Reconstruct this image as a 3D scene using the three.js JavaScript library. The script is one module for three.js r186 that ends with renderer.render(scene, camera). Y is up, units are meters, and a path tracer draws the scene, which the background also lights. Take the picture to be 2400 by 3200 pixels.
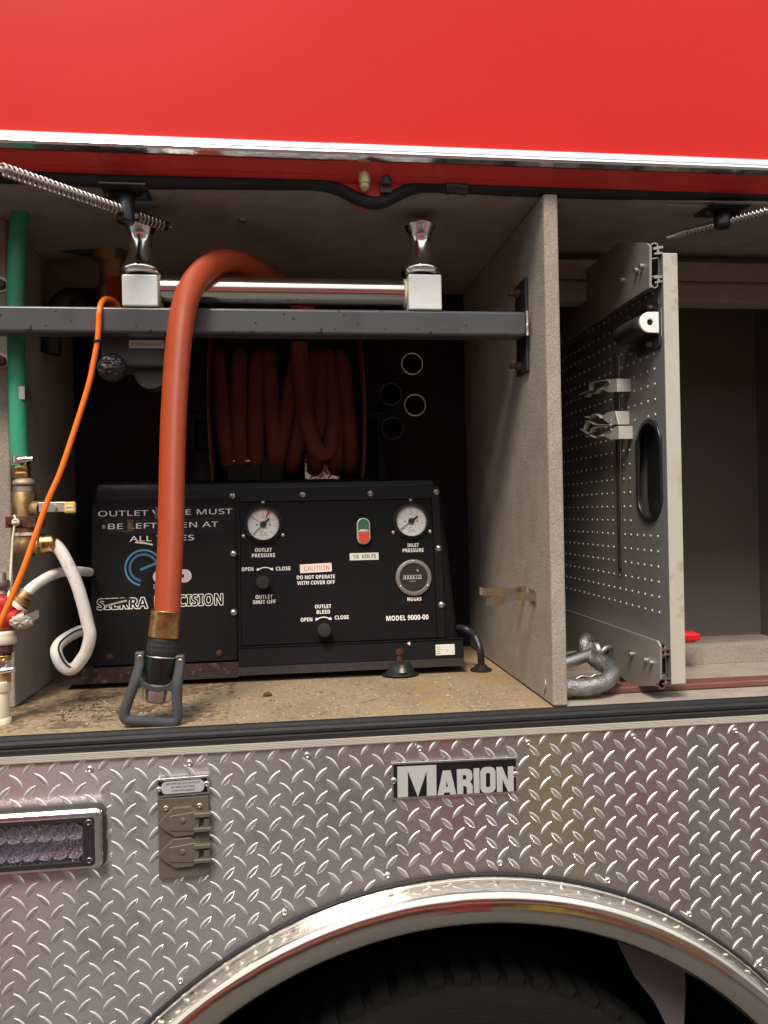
import * as THREE from 'three';
import { RoundedBoxGeometry } from 'three/addons/geometries/RoundedBoxGeometry.js';
import { mergeGeometries, toCreasedNormals, mergeVertices } from 'three/addons/utils/BufferGeometryUtils.js';

// ------------------------------------------------------------------ camera
const scene = new THREE.Scene();
const FPX = 2420, YAW = 7.07 * Math.PI / 180, ROLL = 0.02;
const CAM = new THREE.Vector3(0, 1.65, 1.16);
const fwd = new THREE.Vector3(Math.sin(YAW), 0, -Math.cos(YAW));
const right0 = new THREE.Vector3(Math.cos(YAW), 0, Math.sin(YAW)), up0 = new THREE.Vector3(0, 1, 0);
const rgt = right0.clone().multiplyScalar(Math.cos(ROLL)).addScaledVector(up0, -Math.sin(ROLL));
const upv = up0.clone().multiplyScalar(Math.cos(ROLL)).addScaledVector(right0, Math.sin(ROLL));
const camera = new THREE.PerspectiveCamera(2 * Math.atan(1600 / FPX) * 180 / Math.PI, 0.75, 0.05, 400);
camera.position.copy(CAM); camera.up.copy(upv); camera.lookAt(CAM.clone().add(fwd)); scene.add(camera);
const renderer = new THREE.WebGLRenderer({ antialias: true });
renderer.toneMapping = THREE.LinearToneMapping;
renderer.toneMappingExposure = 2.15;
renderer.shadowMap.enabled = true;

// ------------------------------------------------------------------ sky: pale overcast, a little brighter overhead
{
  const w = 256, h = 128, d = new Float32Array(w * h * 4);
  for (let j = 0; j < h; j++) for (let i = 0; i < w; i++) {
    const el = (j + .5) / h * Math.PI - Math.PI / 2, az = i / w * Math.PI * 2;
    const up = Math.max(0, Math.sin(el));
    let b = 0.34 + 0.78 * up + 0.10 * Math.sin(az * 3 + el * 5) * Math.cos(az * 2 - 1 + el * 7) + .05 * Math.sin(az * 9 + 3 * el) * Math.cos(el * 13);
    b *= 1.0;
    d.set([b * 0.99, b * 1.0, b * 1.01, 1], (j * w + i) * 4);
  }
  const t = new THREE.DataTexture(d, w, h, THREE.RGBAFormat, THREE.FloatType);
  t.mapping = THREE.EquirectangularReflectionMapping; t.magFilter = t.minFilter = THREE.LinearFilter; t.wrapS = THREE.RepeatWrapping; t.needsUpdate = true;
  scene.background = t; scene.environment = t;
}
const sun = new THREE.DirectionalLight(0xfff2e2, 1.9);
sun.position.set(-1.3, 6.6, 3.4); sun.target.position.set(0.2, 1.6, -0.1);
sun.castShadow = true; sun.shadow.radius = 34; sun.shadow.mapSize.set(2048, 2048);
Object.assign(sun.shadow.camera, { left: -3, right: 3, top: 3, bottom: -3, near: 0.1, far: 20 });
scene.add(sun, sun.target);

// ------------------------------------------------------------------ helpers
let seed = 12345;
const rnd = () => { seed = (seed * 1664525 + 1013904223) >>> 0; return seed / 4294967296; };
const rr = (a, b) => a + (b - a) * rnd();
const V = (x, y, z) => new THREE.Vector3(x, y, z);
const ray = (px, py) => fwd.clone().multiplyScalar(FPX).addScaledVector(rgt, px - 1200).addScaledVector(upv, 1600 - py);
// points of the place, found on a known plane of it
const Pz = (px, py, z) => { const d = ray(px, py); return CAM.clone().addScaledVector(d, (z - CAM.z) / d.z); };
const Px = (px, py, x) => { const d = ray(px, py); return CAM.clone().addScaledVector(d, (x - CAM.x) / d.x); };
const Py = (px, py, y) => { const d = ray(px, py); return CAM.clone().addScaledVector(d, (y - CAM.y) / d.y); };
const used = {};
function numbered(n) { if (!(n in used)) { used[n] = 0; return n; } used[n]++; return n + '_' + String(used[n]).padStart(3, '0'); }
const ORG = new WeakMap();
function thing(name, label, category, o = [0, 0, 0], group) {
  const g = new THREE.Group(); g.name = numbered(name); g.position.set(...o); g.userData = { label, category };
  if (group) g.userData.group = group;
  ORG.set(g, g.position.clone()); scene.add(g); return g;
}
function part(parent, name, geo, mat, pos, rot) {
  const m = new THREE.Mesh(geo, mat); m.name = name; m.castShadow = m.receiveShadow = true;
  if (pos) m.position.set(...(pos.isVector3 ? pos.toArray() : pos));
  if (rot) m.rotation.set(...rot);
  const o = ORG.get(parent); if (o) m.position.sub(o);
  parent.add(m); return m;
}
const label = (m, t) => { m.userData.label = t; return m; };
const merge = (l) => mergeGeometries(l.map((g) => { const k = g.index ? g.toNonIndexed() : g; for (const n of Object.keys(k.attributes)) if (!['position', 'normal', 'uv'].includes(n)) k.deleteAttribute(n); return k; }));
const box = (x0, x1, y0, y1, z0, z1) => { const g = new THREE.BoxGeometry(x1 - x0, y1 - y0, z1 - z0); g.translate((x0 + x1) / 2, (y0 + y1) / 2, (z0 + z1) / 2); return boxUV(g); };
const rbox = (x0, x1, y0, y1, z0, z1, r = .002, s = 2) => { const g = new RoundedBoxGeometry(x1 - x0, y1 - y0, z1 - z0, s, r); g.translate((x0 + x1) / 2, (y0 + y1) / 2, (z0 + z1) / 2); return boxUV(g); };
function boxUV(g) {        // uv in metres, by the way each face points
  if (g.index) { const k = g.toNonIndexed(); g.copy(k); g.index = null; }
  const p = g.attributes.position, uv = new Float32Array(p.count * 2), a = V(), b = V(), c = V();
  for (let i = 0; i < p.count; i += 3) {
    a.fromBufferAttribute(p, i); b.fromBufferAttribute(p, i + 1); c.fromBufferAttribute(p, i + 2);
    const n = b.clone().sub(a).cross(c.clone().sub(a)), ax = Math.abs(n.x), ay = Math.abs(n.y), az = Math.abs(n.z);
    [a, b, c].forEach((q, k) => uv.set(az >= ax && az >= ay ? [q.x, q.y] : ax >= ay ? [q.z, q.y] : [q.x, q.z], (i + k) * 2));
  }
  g.setAttribute('uv', new THREE.BufferAttribute(uv, 2)); return g;
}
const curve = (pts, t = .5) => new THREE.CatmullRomCurve3(pts.map((p) => p.isVector3 ? p : V(...p)), false, 'catmullrom', t);
const tube = (pts, r, n = 60, s = 14, t = .5) => new THREE.TubeGeometry(curve(pts, t), n, r, s);
function capTube(pts, r, n = 60, s = 14) {   // tube with rounded ends
  const a = pts[0].isVector3 ? pts[0] : V(...pts[0]), b = pts[pts.length - 1].isVector3 ? pts[pts.length - 1] : V(...pts[pts.length - 1]);
  return merge([tube(pts, r, n, s), new THREE.SphereGeometry(r, s, 8).translate(a.x, a.y, a.z), new THREE.SphereGeometry(r, s, 8).translate(b.x, b.y, b.z)]);
}
const lathe = (pts, s = 32) => new THREE.LatheGeometry(pts.map((p) => new THREE.Vector2(...p)), s);
function along(g, a, b) {  // a geometry built up +y from its origin, stood at a and pointed to b
  const q = new THREE.Quaternion().setFromUnitVectors(V(0, 1, 0), b.clone().sub(a).normalize());
  return g.applyQuaternion(q).translate(a.x, a.y, a.z);
}
const rod = (a, b, r, s = 16, r2 = r) => { const l = a.distanceTo(b); return along(new THREE.CylinderGeometry(r2, r, l, s).translate(0, l / 2, 0), a, b); };
const toZ = (g) => g.rotateX(Math.PI / 2);  // y axis of a lathe to +z
function extr(pts, d, bevel = 0, seg = 1, holes = []) {
  const s = pts instanceof THREE.Shape ? pts : new THREE.Shape(pts.map((p) => new THREE.Vector2(...p))); s.holes.push(...holes);
  return new THREE.ExtrudeGeometry(s, { depth: d - 2 * bevel, bevelEnabled: bevel > 0, bevelSize: bevel, bevelThickness: bevel, bevelSegments: seg, bevelOffset: -bevel, curveSegments: 24 }).translate(0, 0, bevel);
}
const exX = (pts, x0, x1, bevel = 0) => {   // outline in (z, y), drawn out along x
  const g = extr(pts.map(([z, y]) => [-z, y]), x1 - x0, bevel); return g.rotateY(Math.PI / 2).translate(x0, 0, 0);
};
function rrShape(x0, x1, y0, y1, r) {
  const s = new THREE.Shape(); s.moveTo(x0 + r, y0); s.lineTo(x1 - r, y0); s.absarc(x1 - r, y0 + r, r, -Math.PI / 2, 0); s.lineTo(x1, y1 - r); s.absarc(x1 - r, y1 - r, r, 0, Math.PI / 2);
  s.lineTo(x0 + r, y1); s.absarc(x0 + r, y1 - r, r, Math.PI / 2, Math.PI); s.lineTo(x0, y0 + r); s.absarc(x0 + r, y0 + r, r, Math.PI, Math.PI * 1.5); return s;
}
// ------------------------------------------------------------------ textures
function hash(x, y, s) { let h = Math.imul(x | 0, 374761393) ^ Math.imul(y | 0, 668265263) ^ Math.imul(s | 0, 1274126177); h = Math.imul(h ^ (h >>> 13), 1274126177); return ((h ^ (h >>> 16)) >>> 0) / 4294967296; }
function vnoise(u, v, n, s) {  // tiling value noise, n cells across
  const x = u * n, y = v * n, i = Math.floor(x), j = Math.floor(y), f = x - i, g = y - j, a = f * f * (3 - 2 * f), b = g * g * (3 - 2 * g), m = (k) => ((k % n) + n) % n;
  return (hash(m(i), m(j), s) * (1 - a) + hash(m(i + 1), m(j), s) * a) * (1 - b) + (hash(m(i), m(j + 1), s) * (1 - a) + hash(m(i + 1), m(j + 1), s) * a) * b;
}
const fbm = (u, v, n, s, o = 4) => { let t = 0, a = .5, w = 0; for (let k = 0; k < o; k++) { t += a * vnoise(u, v, n << k, s + k * 17); w += a; a *= .5; } return t / w; };
const toS = (c) => 255 * (c <= .0031308 ? 12.92 * c : 1.055 * Math.pow(c, 1 / 2.4) - .055);
function dtex(size, fn, metres, linear) {
  const d = new Uint8Array(size * size * 4);
  for (let j = 0; j < size; j++) for (let i = 0; i < size; i++) {
    const c = fn((i + .5) / size, (j + .5) / size);
    for (let k = 0; k < 3; k++) { const q = Math.min(1, Math.max(0, Array.isArray(c) ? c[k] : c)); d[(j * size + i) * 4 + k] = linear ? q * 255 : toS(q); }
    d[(j * size + i) * 4 + 3] = 255;
  }
  const t = new THREE.DataTexture(d, size, size); t.wrapS = t.wrapT = THREE.RepeatWrapping; t.magFilter = THREE.LinearFilter; t.minFilter = THREE.LinearMipmapLinearFilter; t.generateMipmaps = true;
  if (!linear) t.colorSpace = THREE.SRGBColorSpace;
  if (metres) t.repeat.set(1 / metres, 1 / metres);
  t.needsUpdate = true; return t;
}
const mix = (a, b, t) => a.map((q, k) => q + (b[k] - q) * t);
const sstep = (a, b, x) => { const t = Math.min(1, Math.max(0, (x - a) / (b - a))); return t * t * (3 - 2 * t); };
const lin = (r, g, b) => new THREE.Color().setRGB(r, g, b);
const M = (c, rough = .6, metal = 0, o = {}) => new THREE.MeshStandardMaterial({ color: Array.isArray(c) ? lin(...c) : c, roughness: rough, metalness: metal, side: THREE.DoubleSide, ...o });
const MP = (c, rough = .6, metal = 0, o = {}) => new THREE.MeshPhysicalMaterial({ color: Array.isArray(c) ? lin(...c) : c, roughness: rough, metalness: metal, side: THREE.DoubleSide, ...o });
// a canvas whose units are metres on the thing: draw(g, X, Y, S) maps local metres to canvas pixels
function ctex(w, h, W, H, x0, y0, draw) {
  const c = document.createElement('canvas'); c.width = W; c.height = H; const g = c.getContext('2d');
  const S = W / w; draw(g, (x) => (x - x0) * S, (y) => H - (y - y0) * (H / h), S);
  const t = new THREE.CanvasTexture(c); t.colorSpace = THREE.SRGBColorSpace; t.anisotropy = 8; return t;
}
function word(g, s, cx, cy, width, cap, font = 'bold', fill = '#fff', o = {}) {   // a line of lettering fitted to its width and capital height
  g.save(); g.font = font + ' 100px ' + (o.face || 'sans-serif'); g.textAlign = 'center'; g.textBaseline = 'alphabetic';
  const m = g.measureText(s).width; g.translate(cx, cy); if (o.rot) g.rotate(o.rot); g.scale(width / m, cap / 72); g.fillStyle = fill;
  if (o.stroke) { g.lineWidth = o.stroke; g.strokeStyle = fill; g.lineJoin = 'round'; g.strokeText(s, 0, 36); if (o.inner) { g.fillStyle = o.inner; g.fillText(s, 0, 36); } }
  else g.fillText(s, 0, 36);
  g.restore();
}
const speckle = (base, dark, light, s, amt = 1) => dtex(512, (u, v) => {
  const n = fbm(u, v, 8, s, 3), f = vnoise(u, v, 170, s + 5), f2 = vnoise(u, v, 230, s + 9);
  let c = mix(base, base.map((q) => q * .72), sstep(.35, .75, n) * .5);
  c = mix(c, dark, sstep(.68, .86, f) * .75 * amt); c = mix(c, light, sstep(.74, .88, f2) * .8 * amt); return c;
}, .3);
const bumpFine = (n1, n2, s, m = .3) => dtex(512, (u, v) => .6 * vnoise(u, v, n1, s) + .4 * vnoise(u, v, n2, s + 3), m, true);
// ------------------------------------------------------------------ materials
const gritBump = bumpFine(150, 240, 77);
const coatTex = speckle([.30, .258, .216], [.14, .116, .096], [.47, .425, .37], 11, .6);
const coat = M(0xffffff, .82, 0, { map: coatTex, bumpMap: gritBump, bumpScale: .0006 });
const red = MP([.53, .02, .0165], .4, 0, { specularIntensity: .25, map: dtex(256, (u, v) => { const n = fbm(u, v, 4, 3, 3), f = vnoise(u, v, 190, 8); const k = .93 + .1 * n + .03 * f; return [k, k, k]; }, 1.1) });
const redIn = M(0xffffff, .6, 0, { map: dtex(512, (u, v) => { const n = fbm(u, v, 10, 31, 4), f = vnoise(u, v, 120, 6); return mix([.62, .03, .024], [.64, .10, .07], sstep(.55, .72, n) * .7 * f); }, .4) });
const chrome = M([.82, .82, .81], .15, 1);
const chromeSoft = M([.8, .79, .77], .22, 1);
const brushX = dtex(256, (u, v) => .45 + .5 * (.5 * vnoise(u, v * 6 % 1, 40, 4) + .5 * hash(3, Math.floor(v * 256), 8)), .12, true);
const steel = M([.62, .6, .57], .34, 1, { roughnessMap: null });
const steelDull = M([.42, .4, .37], .5, 1);
const alu = M([.78, .77, .75], .38, 1);
const rubber = MP([.016, .0155, .017], .55, 0, { specularIntensity: .5, bumpMap: bumpFine(20, 60, 5), bumpScale: .0006 });
const blackPaint = M([.016, .016, .018], .5, 0, { bumpMap: bumpFine(60, 140, 15), bumpScale: .0004 });
const brass = M([.62, .42, .17], .32, 1, { map: dtex(128, (u, v) => mix([1, .95, .9], [.45, .36, .28], sstep(.45, .8, fbm(u, v, 6, 9, 3)))) });
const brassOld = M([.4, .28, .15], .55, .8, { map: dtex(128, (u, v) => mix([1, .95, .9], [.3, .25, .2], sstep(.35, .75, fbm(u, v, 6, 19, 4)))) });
const rust = M(0xffffff, .9, 0, { map: dtex(256, (u, v) => { const n = fbm(u, v, 7, 41, 4); return mix(mix([.11, .03, .014], [.035, .016, .012], sstep(.38, .62, n)), [.26, .11, .05], sstep(.6, .8, fbm(u, v, 26, 2, 3)) * .6); }, .1), bumpMap: bumpFine(60, 150, 3, .1), bumpScale: .0008 });
const white = M([.78, .77, .74], .45);
const ivory = M([.7, .63, .47], .4);

// ------------------------------------------------------------------ the fire truck: body side, compartment, wheel
const XL = -1.5, XR = 2.1, FLOOR = 1.335, CEIL = 2.152, BACK = -.6, LWZ = -.2, LWX = Pz(32, 1400, LWZ).x;
const truck = thing('fire_truck', 'red fire truck side with an open equipment compartment above a diamond plate wheel arch', 'fire truck', [.25, 0, -.3]);
{
  const yT = 2.1865; // lower edge of the red panel
  part(truck, 'body_panel', box(XL, XR, yT + .001, 3.3, -.05, 0), red);
  const trim = [[-.002, yT + .0160], [.006, yT + .0160], [.0072, yT + .0146], [.0072, yT + .0062], [.0058, yT + .0056], [.0058, yT + .0048], [.0078, yT + .0042], [.0086, yT + .0015], [.0082, yT - .0005], [.0065, yT - .002], [-.004, yT - .0045], [-.02, yT - .0055], [-.02, yT - .001], [-.002, yT]];
  const xs = Pz(1031, 480, .008).x;
  for (const [a, b] of [[XL, xs - .00025], [xs + .00015, XR]]) part(truck, 'trim_strip', exX(trim.map(([z, y]) => [z, y - (a < 0 && b < XR ? .0004 : 0)]), a, b), M([.84, .85, .85], .16, 1, { bumpMap: bumpFine(6, 30, 9), bumpScale: .0004 }));
  // header under the panel, leaning inwards, with its fold and the tab behind the bolt
  const hy0 = yT - .0045, hy1 = 2.163;
  part(truck, 'header_panel', merge([
    exX([[-.006, hy0 + .001], [-.030, hy0 - .012], [-.0295, hy0 - .0138], [-.033, hy0 - .0155], [-.048, hy1 - .004], [-.06, hy1 - .004], [-.06, hy0 + .001]], XL, XR),
    extr([[Pz(1010, 570, -.042).x, hy1 + .01], [Pz(1075, 590, -.042).x, hy1 - .012], [Pz(1120, 615, -.042).x, hy1 - .026], [Pz(1165, 622, -.042).x, hy1 - .03], [Pz(1215, 612, -.042).x, hy1 - .024], [Pz(1260, 590, -.042).x, hy1 - .01], [Pz(1300, 565, -.042).x, hy1 + .01]], .03).translate(0, 0, -.072),
  ]), redIn);
  const sealPts = [[-200, 552], [0, 553], [120, 556], [400, 568], [800, 573], [960, 575], [1017, 580], [1070, 597], [1113, 619], [1162, 634], [1200, 630], [1244, 608], [1292, 588], [1340, 585], [1385, 586], [1440, 588], [1500, 591], [1600, 595], [1986, 607], [2400, 611], [2700, 618]].map(([x, y]) => Pz(x, y, -.046));
  part(truck, 'door_seal', merge([tube(sealPts, .0098, 260, 16, .5), tube([sealPts[0], sealPts[1]], .0097, 2, 12)]), rubber);
  const kink = Pz(1423, 588, -.044); part(truck, 'seal_joint', tube([[kink.x - .016, kink.y - .001, -.044], [kink.x - .004, kink.y + .001, -.0435], [kink.x + .018, kink.y - .001, -.044]], .0102, 20, 14), M([.03, .03, .032], .38));
  // brass bolt, black bolt
  const b1 = Pz(1138, 552, -.034), hex = (r, h) => new THREE.CylinderGeometry(r, r * .96, h, 6);
  const hb = part(truck, 'hex_bolt', merge([boxUV(new RoundedBoxGeometry(.026, .012, .012, 2, .001).translate(0, .011, 0)), hex(.0115, .017).translate(0, -.004, .002), hex(.0095, .006).translate(0, -.014, .002), new THREE.SphereGeometry(.0085, 16, 8).translate(0, -.0165, .002)]), M([.55, .45, .25], .45, .85), b1);
  label(hb, 'brass coloured hex bolt');
  const b2 = Pz(1206, 573, -.036); label(part(truck, 'hex_bolt', merge([boxUV(new RoundedBoxGeometry(.019, .021, .008, 2, .001).translate(0, -.004, -.003)), new THREE.CylinderGeometry(.0085, .009, .014, 6).translate(0, .004, .002), new THREE.SphereGeometry(.0082, 14, 8).scale(1, .5, 1).translate(0, .011, .002)]), M([.05, .048, .045], .5), b2), 'black bolt beside the brass one');
  // compartment shell
  part(truck, 'compartment_ceiling', box(-.8, 1.2, CEIL, CEIL + .03, BACK, -.045), coat);
  label(part(truck, 'shade_toned_back_wall', box(.425, 1.2, FLOOR - .03, CEIL, BACK - .02, BACK), M([.115, .107, .10], .7, 0, { bumpMap: gritBump, bumpScale: .0003 })), 'right bay rear wall with its deep shade put into the dark grey colour'); label(part(truck, 'shade_toned_back_wall', box(-.8, .425, FLOOR - .03, CEIL, BACK - .02, BACK), MP([.014, .0135, .014], .6, 0, { specularIntensity: .4 })), 'left bay rear wall with its deep shade put into the black colour');  // deep shade of both bays is put into these dark wall colours
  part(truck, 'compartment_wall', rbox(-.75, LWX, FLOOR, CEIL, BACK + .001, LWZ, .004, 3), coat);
  label(part(truck, 'compartment_wall', box(1.137, 1.17, FLOOR, CEIL, BACK, -.03), M([.115, .107, .10], .7, 0, { bumpMap: gritBump, bumpScale: .0003 })), 'right side wall with the bay shade put into its dark grey colour');  // wall colour darkened to carry the shade of the bay
  part(truck, 'partition', rbox(.4125, .4365, FLOOR, CEIL - .001, BACK + .002, -.0285, .004, 3), coat);
  part(truck, 'compartment_floor', box(-.8, .4125, FLOOR - .03, FLOOR, BACK, -.014), floorMat());
  part(truck, 'compartment_floor', box(.4365, 1.137, FLOOR - .03, FLOOR - .0005, BACK, -.014), coat);
  part(truck, 'floor_edge', box(.4125, .4365, FLOOR - .03, FLOOR - .0008, -.0285, -.014), coat);
  // small ceiling plates by the door stays
  for (const [p, t] of [[[[380, 590], [545, 595], [500, 640], [350, 638]], 0], [[[2080, 640], [2330, 650], [2330, 690], [2140, 678]], 0]]) {
    const q = p.map(([x, y]) => Py(x, y, CEIL - .004)); part(truck, 'ceiling_plate', extr(q.map((v) => [v.x, -v.z]), .004).rotateX(-Math.PI / 2).translate(0, CEIL - .0045, 0), coat);
  }
  const cs = Py(757, 688, CEIL); part(truck, 'screw', lathe([[0, .004], [.006, .003], [.008, 0]], 12).rotateX(Math.PI).translate(0, 0, 0), steelDull, cs);
  // cross rails that carry the tool board
  const rz = -.285;
  part(truck, 'cross_rail', merge([box(.437, 1.136, 2.095, 2.132, rz - .04, rz), box(.437, 1.136, 2.088, 2.0945, rz - .036, rz - .006), box(.437, 1.096, 2.052, 2.0875, rz - .04, rz + .003)]), coat);
  part(truck, 'cross_rail', merge([box(.66, 1.085, FLOOR, FLOOR + .034, rz - .045, rz - .004), box(.437, .66, FLOOR, FLOOR + .03, rz - .045, rz - .004)]), coat);
  part(truck, 'floor_strip', rbox(.52, 1.136, FLOOR, FLOOR + .011, -.128, -.09, .003), M([.16, .062, .05], .5, 0, { map: dtex(128, (u, v) => { const k = .75 + .4 * fbm(u, v, 5, 4, 3); return [k, k, k]; }, .2) }));
  // sill: rubber lip and ribbed trim, then the diamond plate
  const sy = 1.3035;
  part(truck, 'door_seal', exX([[-.016, 1.323], [-.016, 1.334], [-.011, 1.3395], [-.006, 1.3385], [-.004, 1.334], [.002, 1.3335], [.0055, 1.330], [.0058, 1.326], [.004, 1.3235], [.0065, 1.3215], [.0068, 1.317], [.004, 1.314], [-.016, 1.314]], XL, XR, 0), rubber);
  const rib = [[-.016, 1.3138], [.0035, 1.3138]]; for (let i = 0; i < 4; i++) { const y = 1.3128 - i * .0024; rib.push([.0052, y], [.0052, y - .0012], [.0036, y - .0015], [.0036, y - .0021]); } rib.push([.005, sy + .0015], [.0045, sy - .0005], [-.016, sy - .0005]);
  part(truck, 'sill_trim', exX(rib, XL, XR), M([.70, .68, .61], .42, .5, { bumpMap: bumpFine(5, 40, 23), bumpScale: .0004 }));
  // ---- diamond plate with the wheel opening
  const CX = .2492, CY = .3945, RO = .7005;
  const s = new THREE.Shape(); s.moveTo(XL, .35); s.lineTo(CX - Math.sqrt(RO ** 2 - .0445 ** 2), .35); 
  const a0 = Math.atan2(.35 - CY, -Math.sqrt(RO ** 2 - .0445 ** 2)); s.absarc(CX, CY, RO, a0 + Math.PI * 2, Math.atan2(.35 - CY, Math.sqrt(RO ** 2 - .0445 ** 2)), true);
  s.lineTo(XR, .35); s.lineTo(XR, sy - .001); s.lineTo(XL, sy - .001); s.closePath();
  const PW = 1.5, PH = .75, PX0 = -.6, PY0 = .58, PN = 1024, PM = 512;
  const pd = new Uint8Array(PN * PM * 4);
  for (let j = 0; j < PM; j++) for (let i = 0; i < PN; i++) {
    const u = i / PN, v = j / PM, x = PX0 + u * PW, y = PY0 + v * PH, n = fbm(u, v * .5, 14, 61, 4), m = fbm(u, v * .5, 4, 71, 3), q = fbm(u, v * .5, 3, 171, 3);
    let c = mix([.62, .61, .61], [.56, .55, .555], sstep(.38, .62, m)); c = mix(c, [.5, .485, .475], sstep(.55, .8, n) * .4); if (hash(i, j, 3) > .97) c = mix(c, [.75, .73, .72], .4);
    for (let k = 0; k < 3; k++) pd[(j * PN + i) * 4 + k] = toS(c[k]); pd[(j * PN + i) * 4 + 3] = 255;
  }
  const plateMap = new THREE.DataTexture(pd, PN, PM); plateMap.colorSpace = THREE.SRGBColorSpace; plateMap.magFilter = THREE.LinearFilter; plateMap.minFilter = THREE.LinearMipmapLinearFilter; plateMap.generateMipmaps = true; plateMap.wrapS = plateMap.wrapT = THREE.MirroredRepeatWrapping; plateMap.needsUpdate = true;
  const pr = dtex(256, (u, v) => { const k = .75 + .5 * fbm(u, v, 8, 13, 4); return [k, k, k]; }, 0, true), pb = bumpFine(90, 200, 6, 0); for (const t of [pr, pb]) t.repeat.set(PW / .3, PH / .3);
  const plateM = MP([.88, .875, .885], .27, .95, { anisotropy: .9, anisotropyRotation: Math.PI / 2, map: plateMap, roughnessMap: pr, bumpMap: pb, bumpScale: .00012 });
  const plate = part(truck, 'tread_plate', extr(s, .012).translate(0, 0, -.012), plateM);
  { const p = plate.geometry.attributes.position, uv = plate.geometry.attributes.uv; for (let i = 0; i < p.count; i++) uv.setXY(i, (p.getX(i) - PX0) / PW, (p.getY(i) - PY0) / PH); }
  // one raised diamond: two long tapering flanks each side and a low knuckle across the middle
  const dia = (() => {
    const L = .0138, W = .0042, H = .0018, P = [[-L, 0, 0], [-L * .5, W * .8, 0], [-L * .12, W, 0], [L * .12, W, 0], [L * .5, W * .8, 0], [L, 0, 0], [L * .5, -W * .8, 0], [L * .12, -W, 0], [-L * .12, -W, 0], [-L * .5, -W * .8, 0]];
    const T = [[-L * .6, 0, H * .78], [-L * .16, .0003, H * .98], [0, .0004, H * 1.14], [L * .16, .0003, H * .98], [L * .6, 0, H * .78]];
    const tri = []; const add = (...k) => k.forEach((q) => tri.push(...q)), hs = [.3, .72, .8, .8, .72, .3];
    const side = (o, f) => { const q = (a, b, c) => f ? add(a, c, b) : add(a, b, c), m = o.map((p, i) => [p[0] * (i % 5 ? .97 : .9), p[1] * .56, H * hs[i]]);
      for (let i = 0; i < 5; i++) { q(o[i], m[i], o[i + 1]); q(o[i + 1], m[i], m[i + 1]); }
      q(m[0], T[0], m[1]); q(m[1], T[0], T[1]); q(m[1], T[1], m[2]); q(m[2], T[1], T[2]); q(m[2], T[2], m[3]); q(m[3], T[2], T[3]); q(m[3], T[3], m[4]); q(m[4], T[3], T[4]); q(m[4], T[4], m[5]); };
    side([P[0], P[1], P[2], P[3], P[4], P[5]], true); side([P[0], P[9], P[8], P[7], P[6], P[5]], false);
    const g = new THREE.BufferGeometry(); g.setAttribute('position', new THREE.Float32BufferAttribute(tri, 3)); g.computeVertexNormals(); boxUV(g); return toCreasedNormals(g, .35);
  })();
  /*d*/const dA = dia.clone().rotateZ(Math.PI * .262), dB = dia.clone().rotateZ(-Math.PI * .262 + .02);
  const diaM = [M([.66, .65, .64], .46, 1), M([.60, .59, .58], .52, 1), M([.70, .69, .68], .4, 1)];
  const p0 = Pz(410, 2756, 0), PIT = .0346, list = [];
  for (let j = -26; j < 20; j++) for (let i = -36; i < 52; i++) for (const h of [0, .5]) {
    const x = p0.x + (i + h) * PIT, y = p0.y + (j + h) * PIT; if (x < XL + .02 || x > XR - .02 || y > sy + .004 || y < .4) continue;
    if (Math.hypot(x - CX, y - CY) < RO + .004) continue;
    const d = V(x, y, 0).sub(CAM), w = d.dot(fwd), px = 1200 + FPX * d.dot(rgt) / w, py = 1600 - FPX * d.dot(upv) / w;
    const vis = px > -15 && px < 2415 && py < 3215;
    list.push({ x, y, h, w: vis ? w + (y > sy - .01 || Math.hypot(x - CX, y - CY) < RO + .02 ? .5 : 0) : 9 });
  }
  list.sort((a, b) => a.w - b.w);
  const rest = [];
  list.forEach((q, k) => { const g = q.h ? dB : dA; if (k < 300) part(plate, 'tread_diamond', g, diaM[Math.floor(rnd() * 3)], [q.x, q.y, 0]); else rest.push(g.clone().translate(q.x, q.y, 0)); });
  part(plate, 'tread_diamond_field', merge(rest), diaM[0]).userData.kind = 'stuff';
  const rivet = merge([toZ(lathe([[0, .0012], [.0017, .0012], [.0021, .0034], [.0036, .0032], [.0048, .0018], [.0051, 0]], 18))]);
  for (const [x, y] of [[281, 2403], [592, 2384], [960, 2360], [1310, 2339], [1649, 2320], [1979, 2301], [2297, 2283], [1211, 2735], [888, 2850], [564, 3064], [1562, 2696], [1899, 2751], [2153, 2857], [2371, 3009]]) part(plate, 'screw', rivet, steel, Pz(x, y, 0));
  // ---- chrome arch: gasket and rolled ring
  const ang = [-.05, Math.PI + .05], seg = 120;
  const arc = (prof, mat, name) => {   // sweep an (r, z) outline over the arch
    const pos = [], idx = [], uv = [], n = prof.length; for (let i = 0; i <= seg; i++) { const a = ang[0] + (ang[1] - ang[0]) * i / seg; prof.forEach(([r, z], k) => { pos.push(Math.cos(a) * r, Math.sin(a) * r, z); uv.push(a * .68, k / n * .1); }); }
    for (let i = 0; i < seg; i++) for (let k = 0; k < n - 1; k++) { const q = i * n + k; idx.push(q, q + 1, q + n, q + 1, q + n + 1, q + n); }
    const g = new THREE.BufferGeometry(); g.setAttribute('position', new THREE.Float32BufferAttribute(pos, 3)); g.setAttribute('uv', new THREE.Float32BufferAttribute(uv, 2)); g.setIndex(idx); g.computeVertexNormals();
    return part(truck, name, g, mat, [CX, CY, 0]);
  };
  arc([[RO + .0018, .0005], [RO + .0014, .004], [RO - .001, .005], [RO - .004, .005], [RO - .006, -.01]], rubber, 'arch_gasket');
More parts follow.
